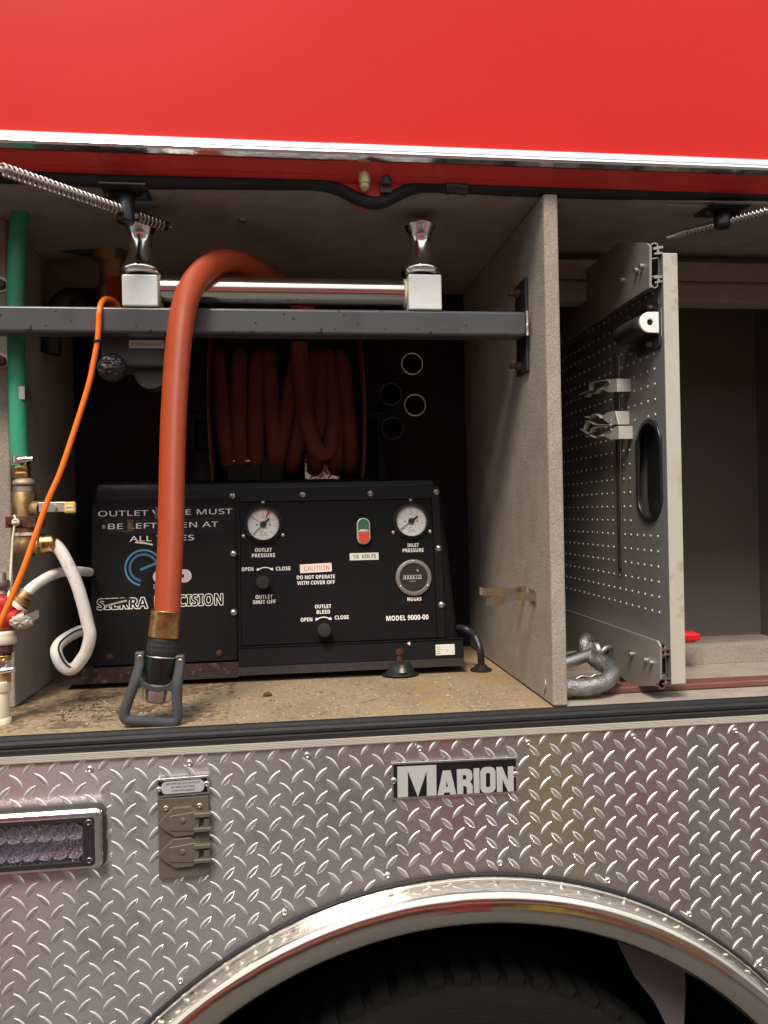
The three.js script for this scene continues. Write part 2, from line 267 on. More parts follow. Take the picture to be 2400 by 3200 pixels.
  const RI = .6385, key = [[.6985, .0008], [.6975, .0085], [.6958, .0112], [.6950, .0110], [.6935, .0190], [.6908, .0285], [.6880, .0350], [.6835, .0402], [.6770, .0429], [.6690, .0442], [.6600, .0440], [.6510, .0420], [.6435, .0375], [.6390, .0310], [.6380, .0270], [.6415, .0255]];
  const pc = new THREE.CatmullRomCurve3(key.map(([r, z]) => V(r, z, 0)), false, 'centripetal'), prof = pc.getPoints(60).map((p) => [p.x, p.y]);
  arc(prof, M([.60, .545, .47], .16, 1, { roughnessMap: dtex(256, (u, v) => { const k = .6 + .9 * fbm(u, v, 6, 33, 4); return [k, k, k]; }, .5, true), bumpMap: bumpFine(3, 14, 29), bumpScale: .0012 }), 'wheel_arch_trim');
  // inner liner, wheel, stay plate
  arc([[RI + .003, .02], [RI + .02, -.02], [RI + .03, -.5], [.3, -.5]], MP([.006, .006, .006], .95, 0, { specularIntensity: .2 }), 'wheel_well');
  const tp = [[.24, -.07], [.30, -.045], [.36, -.035], [.415, -.04], [.437, -.052], [.4455, -.075], [.447, -.2], [.4455, -.32], [.43, -.34], [.3, -.36]];
  const WX = .262, WY = .45, tyreM = MP([.007, .007, .0066], .9, 0, { specularIntensity: .3, bumpMap: bumpFine(40, 120, 8), bumpScale: .001 });
  const tg = new THREE.LatheGeometry(tp.map(([r, z]) => new THREE.Vector2(r, -z)), 90).rotateX(-Math.PI / 2);
  const wheel = part(truck, 'wheel', toZ(lathe([[0, -.12], [.2, -.12], [.235, -.1], [.245, -.07], [.245, -.2]], 48)), M([.35, .34, .33], .4, .8), [WX, WY, 0]);
  const tyre = part(wheel, 'tyre', tg, tyreM);
  const lug = []; for (let k = 0; k < 64; k++) { const a = k / 64 * Math.PI * 2; lug.push(boxUV(new THREE.BoxGeometry(.028, .026, .06).translate(0, .443, -.085).rotateZ(a))); } part(wheel, 'tread_lugs', merge(lug), tyreM);
  const q = [[1915, 2915], [2010, 2925], [2140, 3020], [2143, 3090], [2135, 3260], [2110, 3260], [2045, 3130], [1985, 3055], [1950, 2985]].map(([x, y]) => Pz(x, y, -.06));
  part(truck, 'splash_plate', extr(q.map((v) => [v.x, v.y]), .004).translate(0, 0, -.064), M([.075, .06, .062], .6));
  // body behind everything that is seen, so that no light leaks in
  part(truck, 'body_shell', merge([box(XL, -.8, .35, 3.3, -1.2, -.052), box(1.2, XR, 1.3, 3.3, -1.2, -.052), box(-.8, 1.2, CEIL + .03, 3.3, -1.2, -.052), box(-.8, 1.2, 1.2, CEIL + .03, -1.2, BACK - .021), box(-.8, 1.2, 1.1, FLOOR - .031, BACK, -.06), box(-.8, 1.2, .35, 1.1, -1.2, -.56), box(1.2, XR, .35, 1.3, -1.2, -.052)]), M([.05, .05, .05], .8));
}
function floorMat() {
  return M(0xffffff, .85, 0, {
    map: dtex(1024, (u, v) => {       // buff coating with brown grit, worn pale at the lip, rusty toward the right
      const x = u > .46 ? (u - 1) * .92 : u * .92, z = (v - 1) * .92;
      const n = fbm(u, v, 9, 51, 5), f = vnoise(u, v, 260, 5), g = fbm(u, v, 40, 7, 3); let c = mix([.275, .203, .122], [.225, .163, .097], sstep(.3, .75, n));
      c = mix(c, [.42, .35, .24], sstep(.7, .92, f) * .6); c = mix(c, [.12, .09, .06], sstep(.72, .9, vnoise(u, v, 190, 77)) * .6);
      const dirt = sstep(.5, .68, fbm(u, v, 110, 7, 2) * .5 + .5 * fbm(u, v, 14, 17, 3) + (x < -.1 && z < -.05 ? .06 : -.2)); c = mix(c, [.1, .062, .034], dirt * .85);
      const ru = sstep(.45, .7, fbm(u, v, 12, 90, 4) + (x > .2 ? .5 * (x - .2) : -.3)); c = mix(c, [.31, .19, .075], ru * .6);
      return c;
    }, .92), bumpMap: bumpFine(120, 220, 9), bumpScale: .0007
  });
}
// ------------------------------------------------------------------ the black air booster
const K = thing('air_compressor', 'black air compressor box with two round gauges and printed control panel', 'air compressor', [.02, FLOOR, -.325]);
{
  ORG.delete(K); K.rotation.x = -7 * Math.PI / 180; K.updateMatrixWorld(true);
  const inv = K.matrixWorld.clone().invert(), org = K.position.clone(), nrm = V(0, 0, 1).applyQuaternion(K.quaternion);
  const F = (px, py, off = 0) => { const d = ray(px, py), o = org.clone().addScaledVector(nrm, off), t = o.clone().sub(CAM).dot(nrm) / d.dot(nrm); return CAM.clone().addScaledVector(d, t).applyMatrix4(inv); };
  const skin = bumpFine(70, 150, 44, .2);
  const blk = MP([.008, .008, .0095], .38, 0, { specularIntensity: .45, bumpMap: skin, bumpScale: .00028 });
  const flat = M([.013, .013, .0145], .5, 0, { bumpMap: bumpFine(90, 200, 4), bumpScale: .00015 });
  const xl = F(277, 1800).x, xr = F(1388, 1750).x, yt = F(900, 1497, -.012).y, yb = .036;
  const xrB = F(1436, 1985).x, xrT = F(1384, 1540).x, bs = new THREE.Shape(); bs.moveTo(xl + .006, yb); bs.lineTo(xrB, yb); const tx = xrT - (xrB - xrT) * .09, rc = .026; bs.lineTo(tx + (xrB - tx) * rc / (yt - yb), yt - rc); bs.quadraticCurveTo(tx, yt, tx - rc, yt); bs.lineTo(xl + rc, yt); bs.quadraticCurveTo(xl, yt, xl, yt - rc); bs.closePath();
  part(K, 'body', toCreasedNormals(boxUV(extr(bs, .257, .014, 5).translate(0, 0, -.26)), .9), blk);
  const rustDark = M(0xffffff, .9, 0, { map: dtex(256, (u, v) => { const n = fbm(u, v, 7, 41, 4); return mix(mix([.028, .013, .01], [.012, .009, .009], sstep(.4, .6, n)), [.15, .055, .025], sstep(.62, .8, fbm(u, v, 20, 2, 3)) * .7); }, .13) });
  // raised rim the panels are screwed to
  const rimL = F(728, 1700).x;
  // base frame: rusty rail, front cover
  const by0 = F(900, 2098).y, by1 = F(900, 2078).y;
  const xbl = F(205, 2132).x, xbr = F(1452, 2060).x, xc = F(745, 2050).x;
  label(part(K, 'base_rail', merge([box(xbl, xc, by0 - .006, by0 + .004, -.2, .012), box(xbl + .03, xc, by0 + .004, by0 + .022, -.2, .004)]), rustDark), 'rusty brown bottom rail');
  part(K, 'base_rail', merge([box(xc, xbr, by0 - .003, by0 + .002, -.2, .016), box(xc, xbr - .003, by0 + .002, by0 + .012, -.2, .008)]), M([.03, .026, .024], .5, 0, { map: dtex(128, (u, v) => mix([.8, .75, .75], [2, 1.2, .7], sstep(.62, .75, fbm(u, v, 14, 4, 3))), .2) }));
  const fc = part(K, 'base_cover', merge([rbox(xc, F(1447, 2030).x, by0 + .012, F(1060, 2010).y, -.02, .007, .002), box(xc, F(1447, 2030).x, F(1060, 2010).y - .001, F(1060, 2010).y + .001, -.01, .0095)]), MP([.009, .009, .0105], .42, 0, { specularIntensity: .4, bumpMap: skin, bumpScale: .0003 }));
  for (const [x, y] of [[1012, 2027], [1330, 2013]]) { const p = F(x, y); part(K, 'square_hole', box(p.x - .0047, p.x + .0047, p.y - .0047, p.y + .0047, .004, .0073), M([.002, .002, .002], 1)); }
  { const p = F(1275, 2010); part(K, 'arrow_mark', extr([[p.x + .003, p.y - .004], [p.x + .003, p.y + .004], [p.x - .003, p.y]], .0003).translate(0, 0, .0071), white); }
  // left cover with its worn lettering
  const L0 = F(283, 1561), L1 = F(744, 2076), lw = L1.x - L0.x - .006, lx = L0.x + .004, ly = by0 + .026, lh = L0.y - .002 - ly;
  const rough = (g, W, H, n, cols, a) => { for (let i = 0; i < n; i++) { g.globalAlpha = a * rnd(); g.fillStyle = cols[Math.floor(rnd() * cols.length)]; const x = rnd() * W, y = rnd() * H, s = .5 + 2 * rnd() * rnd(); g.fillRect(x, y, s * (1 + 2 * rnd()), s); } g.globalAlpha = 1; };
  const tl = ctex(lw, lh, 1536, Math.round(1536 * lh / lw), lx, ly, (g, X, Y, S) => {
    const W = 1536, H = 1536 * lh / lw; g.fillStyle = '#151416'; g.fillRect(0, 0, W, H); rough(g, W, H, 1500, ['#1f1e20', '#0f0f10', '#29282b'], .5);
    const at = (px, py) => { const p = F(px, py); return [X(p.x), Y(p.y)]; }, len = (a, b) => Math.abs(X(F(b, 1700).x) - X(F(a, 1700).x)), hgt = (p) => p * .00062 * S;
    const wide = (s, cx, cy, wpx, cap, font, fill, o) => { const [x, y] = at(cx, cy); word(g, s, x, y, len(0, wpx), hgt(cap), font, fill, o); };
    // clear label tape under the words
    g.fillStyle = 'rgba(70,66,72,.28)'; for (const [a, b, c, d] of [[292, 1585, 742, 1624], [325, 1626, 700, 1664]]) { const p = at(a, b), q = at(c, d); g.fillRect(p[0], p[1], q[0] - p[0], q[1] - p[1]); }
    wide('OUTLET VALVE MUST', 518, 1602, 436, 16.5, '', '#efece8'); wide('BE LEFT OPEN AT', 510, 1642, 361, 16.5, '', '#e9e6e2'); wide('ALL TIMES', 508, 1682, 211, 16.5, '', '#e9e6e2');
    g.fillStyle = 'rgba(110,92,68,.85)'; for (const [a, b, c, d] of [[485, 1584, 497, 1622], [399, 1625, 416, 1660]]) { const p = at(a, b), q = at(c, d); g.fillRect(p[0], p[1], q[0] - p[0], q[1] - p[1]); }
    g.fillStyle = '#8d8a90'; { const p = at(320, 1641), q = at(330, 1652); g.fillRect(p[0], p[1], q[0] - p[0], q[1] - p[1]); }
    g.strokeStyle = '#b9b4a8'; g.lineWidth = 2; g.beginPath(); g.moveTo(...at(345, 1655)); g.quadraticCurveTo(...at(375, 1657), ...at(400, 1663)); g.stroke();
    { g.strokeStyle = '#d9d3c2'; g.lineWidth = hgt(5); g.beginPath(); g.moveTo(...at(423, 1695)); g.quadraticCurveTo(...at(455, 1696), ...at(478, 1703)); g.stroke(); }
    // dial emblem in worn blue
    const [ex, ey] = at(449, 1774), R = len(0, 62);
    for (const [r, w, c] of [[.94, .1, '#4d8296'], [.71, .12, '#3c6788']]) { g.strokeStyle = c; g.lineWidth = R * w; g.beginPath(); g.arc(ex, ey, R * r, Math.PI * .56, Math.PI * 1.86); g.stroke(); }
    g.strokeStyle = '#42788c'; g.lineWidth = R * .13; g.beginPath(); g.moveTo(...at(439, 1781)); g.lineTo(...at(500, 1756)); g.stroke();
    for (let i = 0; i < 900; i++) { const a = rr(Math.PI * .56, Math.PI * 1.86), r = R * rr(.62, 1.0); g.globalAlpha = rnd() * .8; g.fillStyle = rnd() < .5 ? '#1e1d20' : '#b9c4cc'; if (rnd() < .55 || a > 4.2) g.fillRect(ex + Math.cos(a) * r, ey + Math.sin(a) * r, 1 + 2 * rnd(), 1 + 2 * rnd()); } g.globalAlpha = 1;
    // rounded emblem
    const [qx, qy] = at(539, 1801), qw = len(0, 62), qh = hgt(19); const pill = (w, h) => { g.beginPath(); g.moveTo(qx - w + h, qy - h); g.lineTo(qx + w - h, qy - h); g.arc(qx + w - h, qy, h, -Math.PI / 2, Math.PI / 2); g.lineTo(qx - w + h, qy + h); g.arc(qx - w + h, qy, h, Math.PI / 2, Math.PI * 1.5); g.closePath(); };
    g.fillStyle = '#b7abab'; pill(qw, qh); g.fill(); g.strokeStyle = '#e6e0dc'; g.lineWidth = 4; g.stroke(); g.fillStyle = '#2a1a1b'; pill(qw * .66, qh * .34); g.fill(); g.stroke();
    for (let i = 0; i < 300; i++) { g.globalAlpha = rnd() * .9; g.fillStyle = '#3c3434'; g.fillRect(qx + qw * rr(-.9, .9), qy + qh * rr(-.8, .8), 2, 2); } g.globalAlpha = 1;
    g.strokeStyle = '#d8d2ce'; g.lineWidth = 4; { const p = at(482, 1827), q = at(494, 1839); g.strokeRect(p[0], p[1], q[0] - p[0], q[1] - p[1]); }
    wide('SIERRA', 383, 1886, 161, 31, 'bold', '#e4dfda', { stroke: 11, inner: '#141315' }); wide('PRECISION', 591, 1876, 228, 33, 'bold', '#e4dfda', { stroke: 9, inner: '#141315' });
    g.fillStyle = '#141315'; { const p = at(322, 1872), q = at(400, 1889); g.beginPath(); g.moveTo(...p); g.lineTo(...at(408, 1868)); g.lineTo(...q); g.lineTo(...at(335, 1894)); g.fill(); }
    g.strokeStyle = '#a59d8a'; g.lineWidth = hgt(6); g.beginPath(); g.moveTo(...at(335, 1893)); g.quadraticCurveTo(...at(370, 1882), ...at(398, 1877)); g.stroke();
  });
  const cvs = new THREE.Shape(); cvs.moveTo(lx, ly); cvs.lineTo(lx + lw, ly); cvs.lineTo(lx + lw, ly + lh); cvs.lineTo(lx + .022, ly + lh); cvs.quadraticCurveTo(lx, ly + lh, lx, ly + lh - .022); cvs.closePath();
  const cover = part(K, 'cover_panel', extr(cvs, .006).translate(0, 0, -.0033), MP(0xffffff, .5, 0, { map: tl, specularIntensity: .3 }));
  { const p = cover.geometry.attributes.position, uv = cover.geometry.attributes.uv; for (let i = 0; i < p.count; i++) uv.setXY(i, (p.getX(i) - lx) / lw, (p.getY(i) - ly) / lh); }
  // control panel, set into its rim
  const P0 = F(751, 1572), P1 = F(1368, 1992), pw = P1.x - P0.x - .002, ph = P0.y - P1.y, px0 = P0.x, py0 = P1.y;
  const arrow = (g, x, y, w, h) => { g.strokeStyle = g.fillStyle = '#f2efe8'; g.lineWidth = h * .26; g.beginPath(); g.moveTo(x - w * .42, y + h * .35); g.quadraticCurveTo(x, y - h * .75, x + w * .42, y + h * .35); g.stroke(); for (const s of [-1, 1]) { g.beginPath(); g.moveTo(x + s * w * .5, y + h * .62); g.lineTo(x + s * w * .28, y + h * .42); g.lineTo(x + s * w * .44, y - h * .22); g.fill(); } };
  const tp = ctex(pw, ph, 2048, Math.round(2048 * ph / pw), px0, py0, (g, X, Y, S) => {
    const W = 2048, H = 2048 * ph / pw; g.fillStyle = '#151417'; g.fillRect(0, 0, W, H); rough(g, W, H, 2200, ['#1d1c1f', '#0e0e10', '#252427'], .5);
    const ppx = W / 617; const at = (px, py) => { const p = F(px, py); return [X(p.x), Y(p.y)]; };
    const w = (s, cx, cy, wd, cap, font = 'bold', o) => { const [x, y] = at(cx, cy); word(g, s, x, y, wd * ppx, cap * ppx, font, '#f3f0ea', o); };
    w('OUTLET', 823, 1719, 54, 11.5); w('PRESSURE', 823.5, 1736, 75, 11.5); w('OPEN', 774, 1779, 38.5, 11.5); w('CLOSE', 885, 1777, 47.5, 11.5); arrow(g, ...at(828, 1776), 54 * ppx, 12 * ppx);
    w('OUTLET', 825, 1865, 54, 11.5); w('SHUT OFF', 826, 1881, 72, 11.5);
    w('DO NOT OPERATE', 987, 1803, 123, 11.8); w('WITH COVER OFF', 988, 1820.5, 120, 11.8);
    w('INLET', 1290, 1704, 38, 11.5); w('PRESSURE', 1290, 1720, 71, 11.5); w('HOURS', 1294, 1872, 47, 11.5);
    w('OUTLET', 1009, 1895, 52.5, 11.5); w('BLEED', 1010, 1912, 44.5, 11.5); w('OPEN', 958, 1936, 38.5, 11.5); w('CLOSE', 1067.5, 1929, 46.5, 11.5); arrow(g, ...at(1010.5, 1931), 53 * ppx, 12 * ppx);
    w('MODEL 9000-00', 1272, 1930, 139, 15.5);
    g.strokeStyle = 'rgba(10,10,12,.9)'; g.lineWidth = 3; g.beginPath(); g.moveTo(...at(952, 1690)); g.lineTo(...at(998, 1689)); g.stroke(); g.strokeStyle = 'rgba(90,88,92,.35)'; g.lineWidth = 1.5; g.beginPath(); g.moveTo(...at(1095, 1833)); g.lineTo(...at(1210, 1829)); g.stroke();
    g.fillStyle = 'rgba(150,150,155,.5)'; for (const [x, y, a] of [[872, 1811, 7], [1045, 1660, 3], [1086, 1965, 6], [1185, 1938, 5], [763, 1951, 3], [1095, 1697, 3], [800, 1805, 4]]) { const p = at(x, y); g.fillRect(p[0], p[1], a * 2, 3); }
  });
  const panel = part(K, 'control_panel', extr(rrShape(px0, px0 + pw, py0, py0 + ph, .004), .0035), MP(0xffffff, .46, 0, { map: tp, specularIntensity: .3 }));
  { const p = panel.geometry.attributes.position, uv = panel.geometry.attributes.uv; for (let i = 0; i < p.count; i++) uv.setXY(i, (p.getX(i) - px0) / pw, (p.getY(i) - py0) / ph); panel.position.z = -.0003; }
  part(K, 'panel_rim', merge([rbox(px0 - .0025, xr - .004, py0 + ph + .0012, yt - .02, -.0035, .0036, .0016), rbox(px0 + pw + .0012, xr - .004, py0 - .001, py0 + ph + .003, -.0035, .0034, .0016), rbox(px0 - .0045, px0 - .001, py0 - .001, py0 + ph + .003, -.0035, .003, .001)]), blk);
  // slotted round-head screws
  const headG = (r, slotA) => { const h = toZ(lathe([[0, r * .62], [r * .45, r * .55], [r * .8, r * .33], [r, 0]], 20)); return h; };
  const scrM = M([.6, .58, .55], .38, 1), slotM = M([.03, .028, .026], .8);
  const screw = (px, py, r, z, slot, mat = scrM) => { const p = F(px, py, z); const s = part(K, 'screw', headG(r), mat, [p.x, p.y, z]); s.rotation.z = slot; part(s, 'slot', new THREE.BoxGeometry(r * 1.7, r * .22, r * .3).translate(0, 0, r * .5), slotM); return s; };
  for (const [x, y, a] of [[726, 1548, 1.3], [946, 1544, 1.2], [1158, 1541, .4], [1364, 1536, .6], [729, 1730, -.7], [730, 1914, .35], [1371, 1713, -.1], [1380, 1890, -.5]]) screw(x, y, .0068, .0044, a);
  for (const [x, y] of [[685, 2042], [343, 2054]]) label(screw(x, y, .0066, .0028, .3, rust), 'rusty brown screw');
  // pressure gauges
  const dialTex = (redMark, nd) => { const c = document.createElement('canvas'); c.width = c.height = 512; const g = c.getContext('2d'); g.fillStyle = '#dfe0da'; g.fillRect(0, 0, 512, 512); g.translate(256, 256);
    const A = (v) => (225 - v * 33.75) * Math.PI / 180, L = (v, a, b, w) => { g.lineWidth = w; g.strokeStyle = '#222'; g.beginPath(); g.moveTo(Math.cos(A(v)) * a, -Math.sin(A(v)) * a); g.lineTo(Math.cos(A(v)) * b, -Math.sin(A(v)) * b); g.stroke(); };
    for (let i = 0; i <= 40; i++) L(i / 5, 240, i % 5 ? (i % 5 == 2 ? 226 : 230) : 214, i % 5 ? 2.5 : 6);
    g.fillStyle = '#222'; g.font = '40px sans-serif'; g.textAlign = 'center'; g.textBaseline = 'middle'; for (let i = 0; i <= 8; i++) { const r = i ? 180 : 176; g.fillText(String(i), Math.cos(A(i)) * r, -Math.sin(A(i)) * r); }
    word(g, 'PSI', 0, -120, 52, 26, '', '#222'); word(g, '.10 PSI DIVISIONS', 6, 68, 150, 9, 'bold', '#333');
    g.strokeStyle = '#5f7486'; g.lineWidth = 11; g.beginPath(); g.arc(-14, 132, 26, 1.4, 5.4); g.stroke(); word(g, 'SP', 30, 150, 52, 22, 'bold', '#5f7486'); word(g, 'SIERRA PRECISION', 4, 182, 150, 12, 'bold', '#333');
    if (redMark) { g.fillStyle = '#e2301e'; g.beginPath(); g.moveTo(26, -60); g.lineTo(70, -222); g.quadraticCurveTo(95, -215, 120, -200); g.closePath(); g.fill(); g.strokeStyle = '#2c3648'; g.beginPath(); g.moveTo(-45, -35); g.lineTo(-205, -138); g.lineTo(-200, -125); g.fillStyle = '#2c3648'; g.fill(); g.lineWidth = 7; g.stroke(); }
    const t = new THREE.CanvasTexture(c); t.colorSpace = THREE.SRGBColorSpace; return t; };
  const glass = MP([1, 1, 1], .03, 0, { transmission: 1, thickness: 0 });
  for (const [x, y, ro, mk, na, pins] of [[823, 1639.5, 59, true, 225, [[761, 1675], [884, 1672], [821.5, 1570]]], [1284, 1629, 56, false, 216, [[1229, 1664], [1344, 1661], [1283.5, 1563]]]]) {
    const c = F(x, y, .003), R = F(x + ro, y).x - F(x, y).x, g = part(K, 'pressure_gauge', toZ(lathe([[R, 0], [R, .003], [R * .985, .005], [R * .94, .0052], [R * .93, .003], [R * .9, .003], [R * .9, .010], [R * .87, .0115], [R * .83, .0105], [R * .815, .005], [R * .815, .003]], 56)), M([.06, .055, .056], .3, .4), [c.x, c.y, .003]);
    label(g, mk ? 'outlet pressure gauge with a red wedge on its dial' : 'inlet pressure gauge');
    part(g, 'dial', new THREE.CircleGeometry(R * .83, 56).translate(0, 0, .0042), M(0xffffff, .5, 0, { map: dialTex(mk) }));
    const a = na * Math.PI / 180, nd = new THREE.BoxGeometry(R * 1.0, R * .035, .0006).translate(R * .27, 0, 0); const tail = new THREE.BoxGeometry(R * .36, R * .09, .0008).translate(-R * .27, 0, 0);
    part(g, 'needle', merge([nd, tail, toZ(new THREE.CylinderGeometry(R * .18, R * .18, .0012, 6))]).rotateZ(a), M([.02, .012, .014], .5), [0, 0, .0068]);
    for (const s of [-1, 1]) part(g, 'dial_screw', new THREE.SphereGeometry(R * .045, 10, 6).scale(1, 1, .5), slotM, [s * R * .34, R * -.01, .0045]);
    for (const [u, v] of pins) { const p = F(u, v, .003); part(g, 'mount_screw', headG(.0041), scrM, [p.x - c.x, p.y - c.y, .0004]); }
  }
  // twin push button
  { const c = F(1134.5, 1661, .003), u = F(1155, 1661).x - F(1134.5, 1661).x, H = u * 1.98, sw = part(K, 'push_button', extr(rrShape(-u, u, -H, H, u * .98), .012, .0012, 3), M([.72, .7, .66], .35, .3), [c.x, c.y, .003]);
    const h = H - .002, r = u - .0022; const seg = (y0, y1, top) => { const s = new THREE.Shape(); if (top) { s.moveTo(-r, y0); s.lineTo(-r, h - r); s.absarc(0, h - r, r, Math.PI, 0, true); s.lineTo(r, y0); s.quadraticCurveTo(0, y1, -r, y0); } else { s.moveTo(-r, y0); s.lineTo(-r, -h + r); s.absarc(0, -h + r, r, Math.PI, Math.PI * 2, false); s.lineTo(r, y0); s.quadraticCurveTo(0, y1, -r, y0); } return s; };
    label(part(sw, 'green_button', extr(seg(.0005, .0075, true), .0026, .0006, 2).translate(0, 0, .0108), M([.03, .16, .055], .5)), 'green upper button'); label(part(sw, 'red_button', extr(seg(-.0012, -.0075, false), .0034, .0006, 2).translate(0, 0, .0108), M([.66, .07, .025], .5)), 'red lower button');
    part(sw, 'lamp_lens', new THREE.SphereGeometry(1, 20, 10).scale(r * .97, .0036, .003).translate(0, 0, .0118), M([.6, .6, .58], .3)); }
  // knobs
  for (const [x, y, r] of [[821.5, 1820, 22.5], [1014, 1970, 22.5]]) { const c = F(x, y, .03), R = F(x + r, y, .03).x - c.x; part(K, 'knob', toZ(lathe([[R * .7, 0], [R * .72, .012], [R * .98, .014], [R * 1.0, .024], [R * .93, .0275], [R * .8, .029], [0, .0295]], 36)), MP([.026, .025, .028], .62, 0, { specularIntensity: .4, bumpMap: bumpFine(150, 250, 3, .15), bumpScale: .0003 }), [c.x, c.y, .003]); }
  // stickers
  const sticker = (name, cx, cy, wpx, hpx, z, rot, draw, lb) => { const a = F(cx - wpx / 2, cy), b = F(cx + wpx / 2, cy), w = b.x - a.x, h = w * hpx / wpx, c = F(cx, cy, z); const W = 512, H = Math.round(512 * hpx / wpx); const cv = document.createElement('canvas'); cv.width = W; cv.height = H; draw(cv.getContext('2d'), W, H); const t = new THREE.CanvasTexture(cv); t.colorSpace = THREE.SRGBColorSpace;
    const m = part(K, name, new THREE.BoxGeometry(w, h, .0006), M(0xffffff, .45, 0, { map: t }), [c.x, c.y, z + .0003], [0, 0, rot]); if (lb) label(m, lb); };
  sticker('caution_sticker', 987, 1775, 99, 27, .0034, .03, (g, W, H) => { g.fillStyle = '#e9e4da'; g.fillRect(0, 0, W, H); word(g, 'CAUTION', W * .53, H * .52, W * .83, H * .5, '', '#cf2b1c'); }, 'white sticker with red word CAUTION');
  sticker('voltage_sticker', 1138, 1739, 90, 22, .0034, 0, (g, W, H) => { g.fillStyle = '#e4e1da'; g.fillRect(0, 0, W, H); word(g, '110', W * .21, H * .5, W * .2, H * .55, 'bold', '#1b1a1c'); word(g, 'VOLTS', W * .66, H * .5, W * .5, H * .55, 'bold', '#1b1a1c'); }, 'white sticker reading 110 VOLTS');
  sticker('rating_label', 1391, 2030, 59, 32, .0072, 0, (g, W, H) => { g.fillStyle = '#d9d6d2'; g.fillRect(0, 0, W, H); g.fillStyle = '#555'; for (let i = 0; i < 4; i++) { g.fillRect(W * .06, H * (.28 + i * .2), W * .9, 3); g.fillStyle = '#333'; g.fillRect(W * .06, H * (.2 + i * .2), W * (.14 + .06 * (i % 2)), H * .05); if (i > 1) g.fillRect(W * (.55 + .3 * (i % 2)), H * (.2 + i * .2), W * .1, H * .05); } }, 'small white rating label');
  // hour meter
  { const c = F(1292, 1805, .003), R = F(1348, 1805).x - F(1292, 1805).x, cv = document.createElement('canvas'); cv.width = cv.height = 512; const g = cv.getContext('2d'); g.fillStyle = '#232225'; g.fillRect(0, 0, 512, 512);
    word(g, 'HOURS', 232, 322, 110, 26, 'bold', '#9a979a'); g.fillStyle = '#c9c6c4'; g.fillRect(316, 118, 32, 28); g.fillStyle = '#232225'; g.fillRect(322, 128, 20, 3); g.fillRect(322, 137, 20, 3); g.fillRect(330, 120, 3, 24);
    g.fillStyle = '#b5b2b2'; g.fillRect(66, 212, 330, 70); g.fillStyle = '#1a191b'; g.fillRect(72, 220, 318, 50); word(g, '0', 100, 245, 26, 38, 'bold', '#eee'); word(g, '0', 152, 245, 26, 38, 'bold', '#eee'); word(g, '0', 204, 245, 26, 38, 'bold', '#eee'); word(g, '0', 254, 245, 26, 38, 'bold', '#eee'); word(g, '7', 306, 248, 26, 36, 'bold', '#ddd'); g.fillStyle = '#8c898a'; g.fillRect(334, 220, 54, 50); word(g, '6', 362, 246, 26, 38, 'bold', '#222'); for (const x of [126, 178, 229, 280, 332]) { g.fillStyle = '#0c0c0d'; g.fillRect(x, 216, 5, 58); }
    const t = new THREE.CanvasTexture(cv); t.colorSpace = THREE.SRGBColorSpace;
    const hm = part(K, 'hour_meter', toZ(lathe([[R, 0], [R, .004], [R * .97, .006], [R * .8, .0066], [R * .78, .0058], [R * .76, .003]], 56)), M([.2, .185, .18], .45, .3), [c.x, c.y, .003]);
    part(hm, 'meter_face', new THREE.CircleGeometry(R * .78, 48).translate(0, 0, .0036), M(0xffffff, .4, 0, { map: t }));
    for (const a of [90, 212, 328]) part(hm, 'mount_screw', headG(.0026), scrM, [Math.cos(a * Math.PI / 180) * R * .89, Math.sin(a * Math.PI / 180) * R * .89, .0062]); }
  // rubber feet (upright again, on the floor)
  const foot = (px, py) => { const p = Py(px, py, FLOOR), q = p.clone().applyMatrix4(inv); const f = part(K, 'foot', lathe([[0, .027], [.010, .0268], [.019, .024], [.0255, .018], [.029, .0095], [.0305, .006], [.0365, .0045], [.037, .0005], [0, .0004]], 32), rubber, [q.x, q.y, q.z]); f.rotation.x = -K.rotation.x;
    part(f, 'foot_bolt', merge([new THREE.CylinderGeometry(.006, .006, .04, 12).translate(0, .03, 0), new THREE.CylinderGeometry(.0085, .0085, .008, 6).translate(0, .044, 0)]), rust); part(f, 'foot_nut', merge([new THREE.CylinderGeometry(.008, .01, .008, 6).translate(.001, .014, .025), new THREE.CylinderGeometry(.005, .005, .006, 12).translate(.001, .020, .025)]), steelDull); return f; };
  foot(1250, 2108);
  // supply cable and its grommet in the floor
  const gp = Py(1503, 2096, FLOOR), cab = [F(1432, 1962, -.02).applyMatrix4(K.matrixWorld), Pz(1458, 1967, -.335), Pz(1485, 1990, -.33), Pz(1500, 2030, -.315), Pz(1504, 2070, gp.z), gp.clone()].map((v) => v.applyMatrix4(inv));
  part(K, 'cable', tube(cab, .0068, 50, 14), M([.02, .02, .024], .4));
  const gr = gp.clone().applyMatrix4(inv); const gm = part(K, 'cable_grommet', lathe([[.008, .012], [.012, .011], [.013, .006], [.02, .0045], [.0215, .002], [.021, 0]], 28), rubber, [gr.x, gr.y, gr.z]); gm.rotation.x = -K.rotation.x;
}
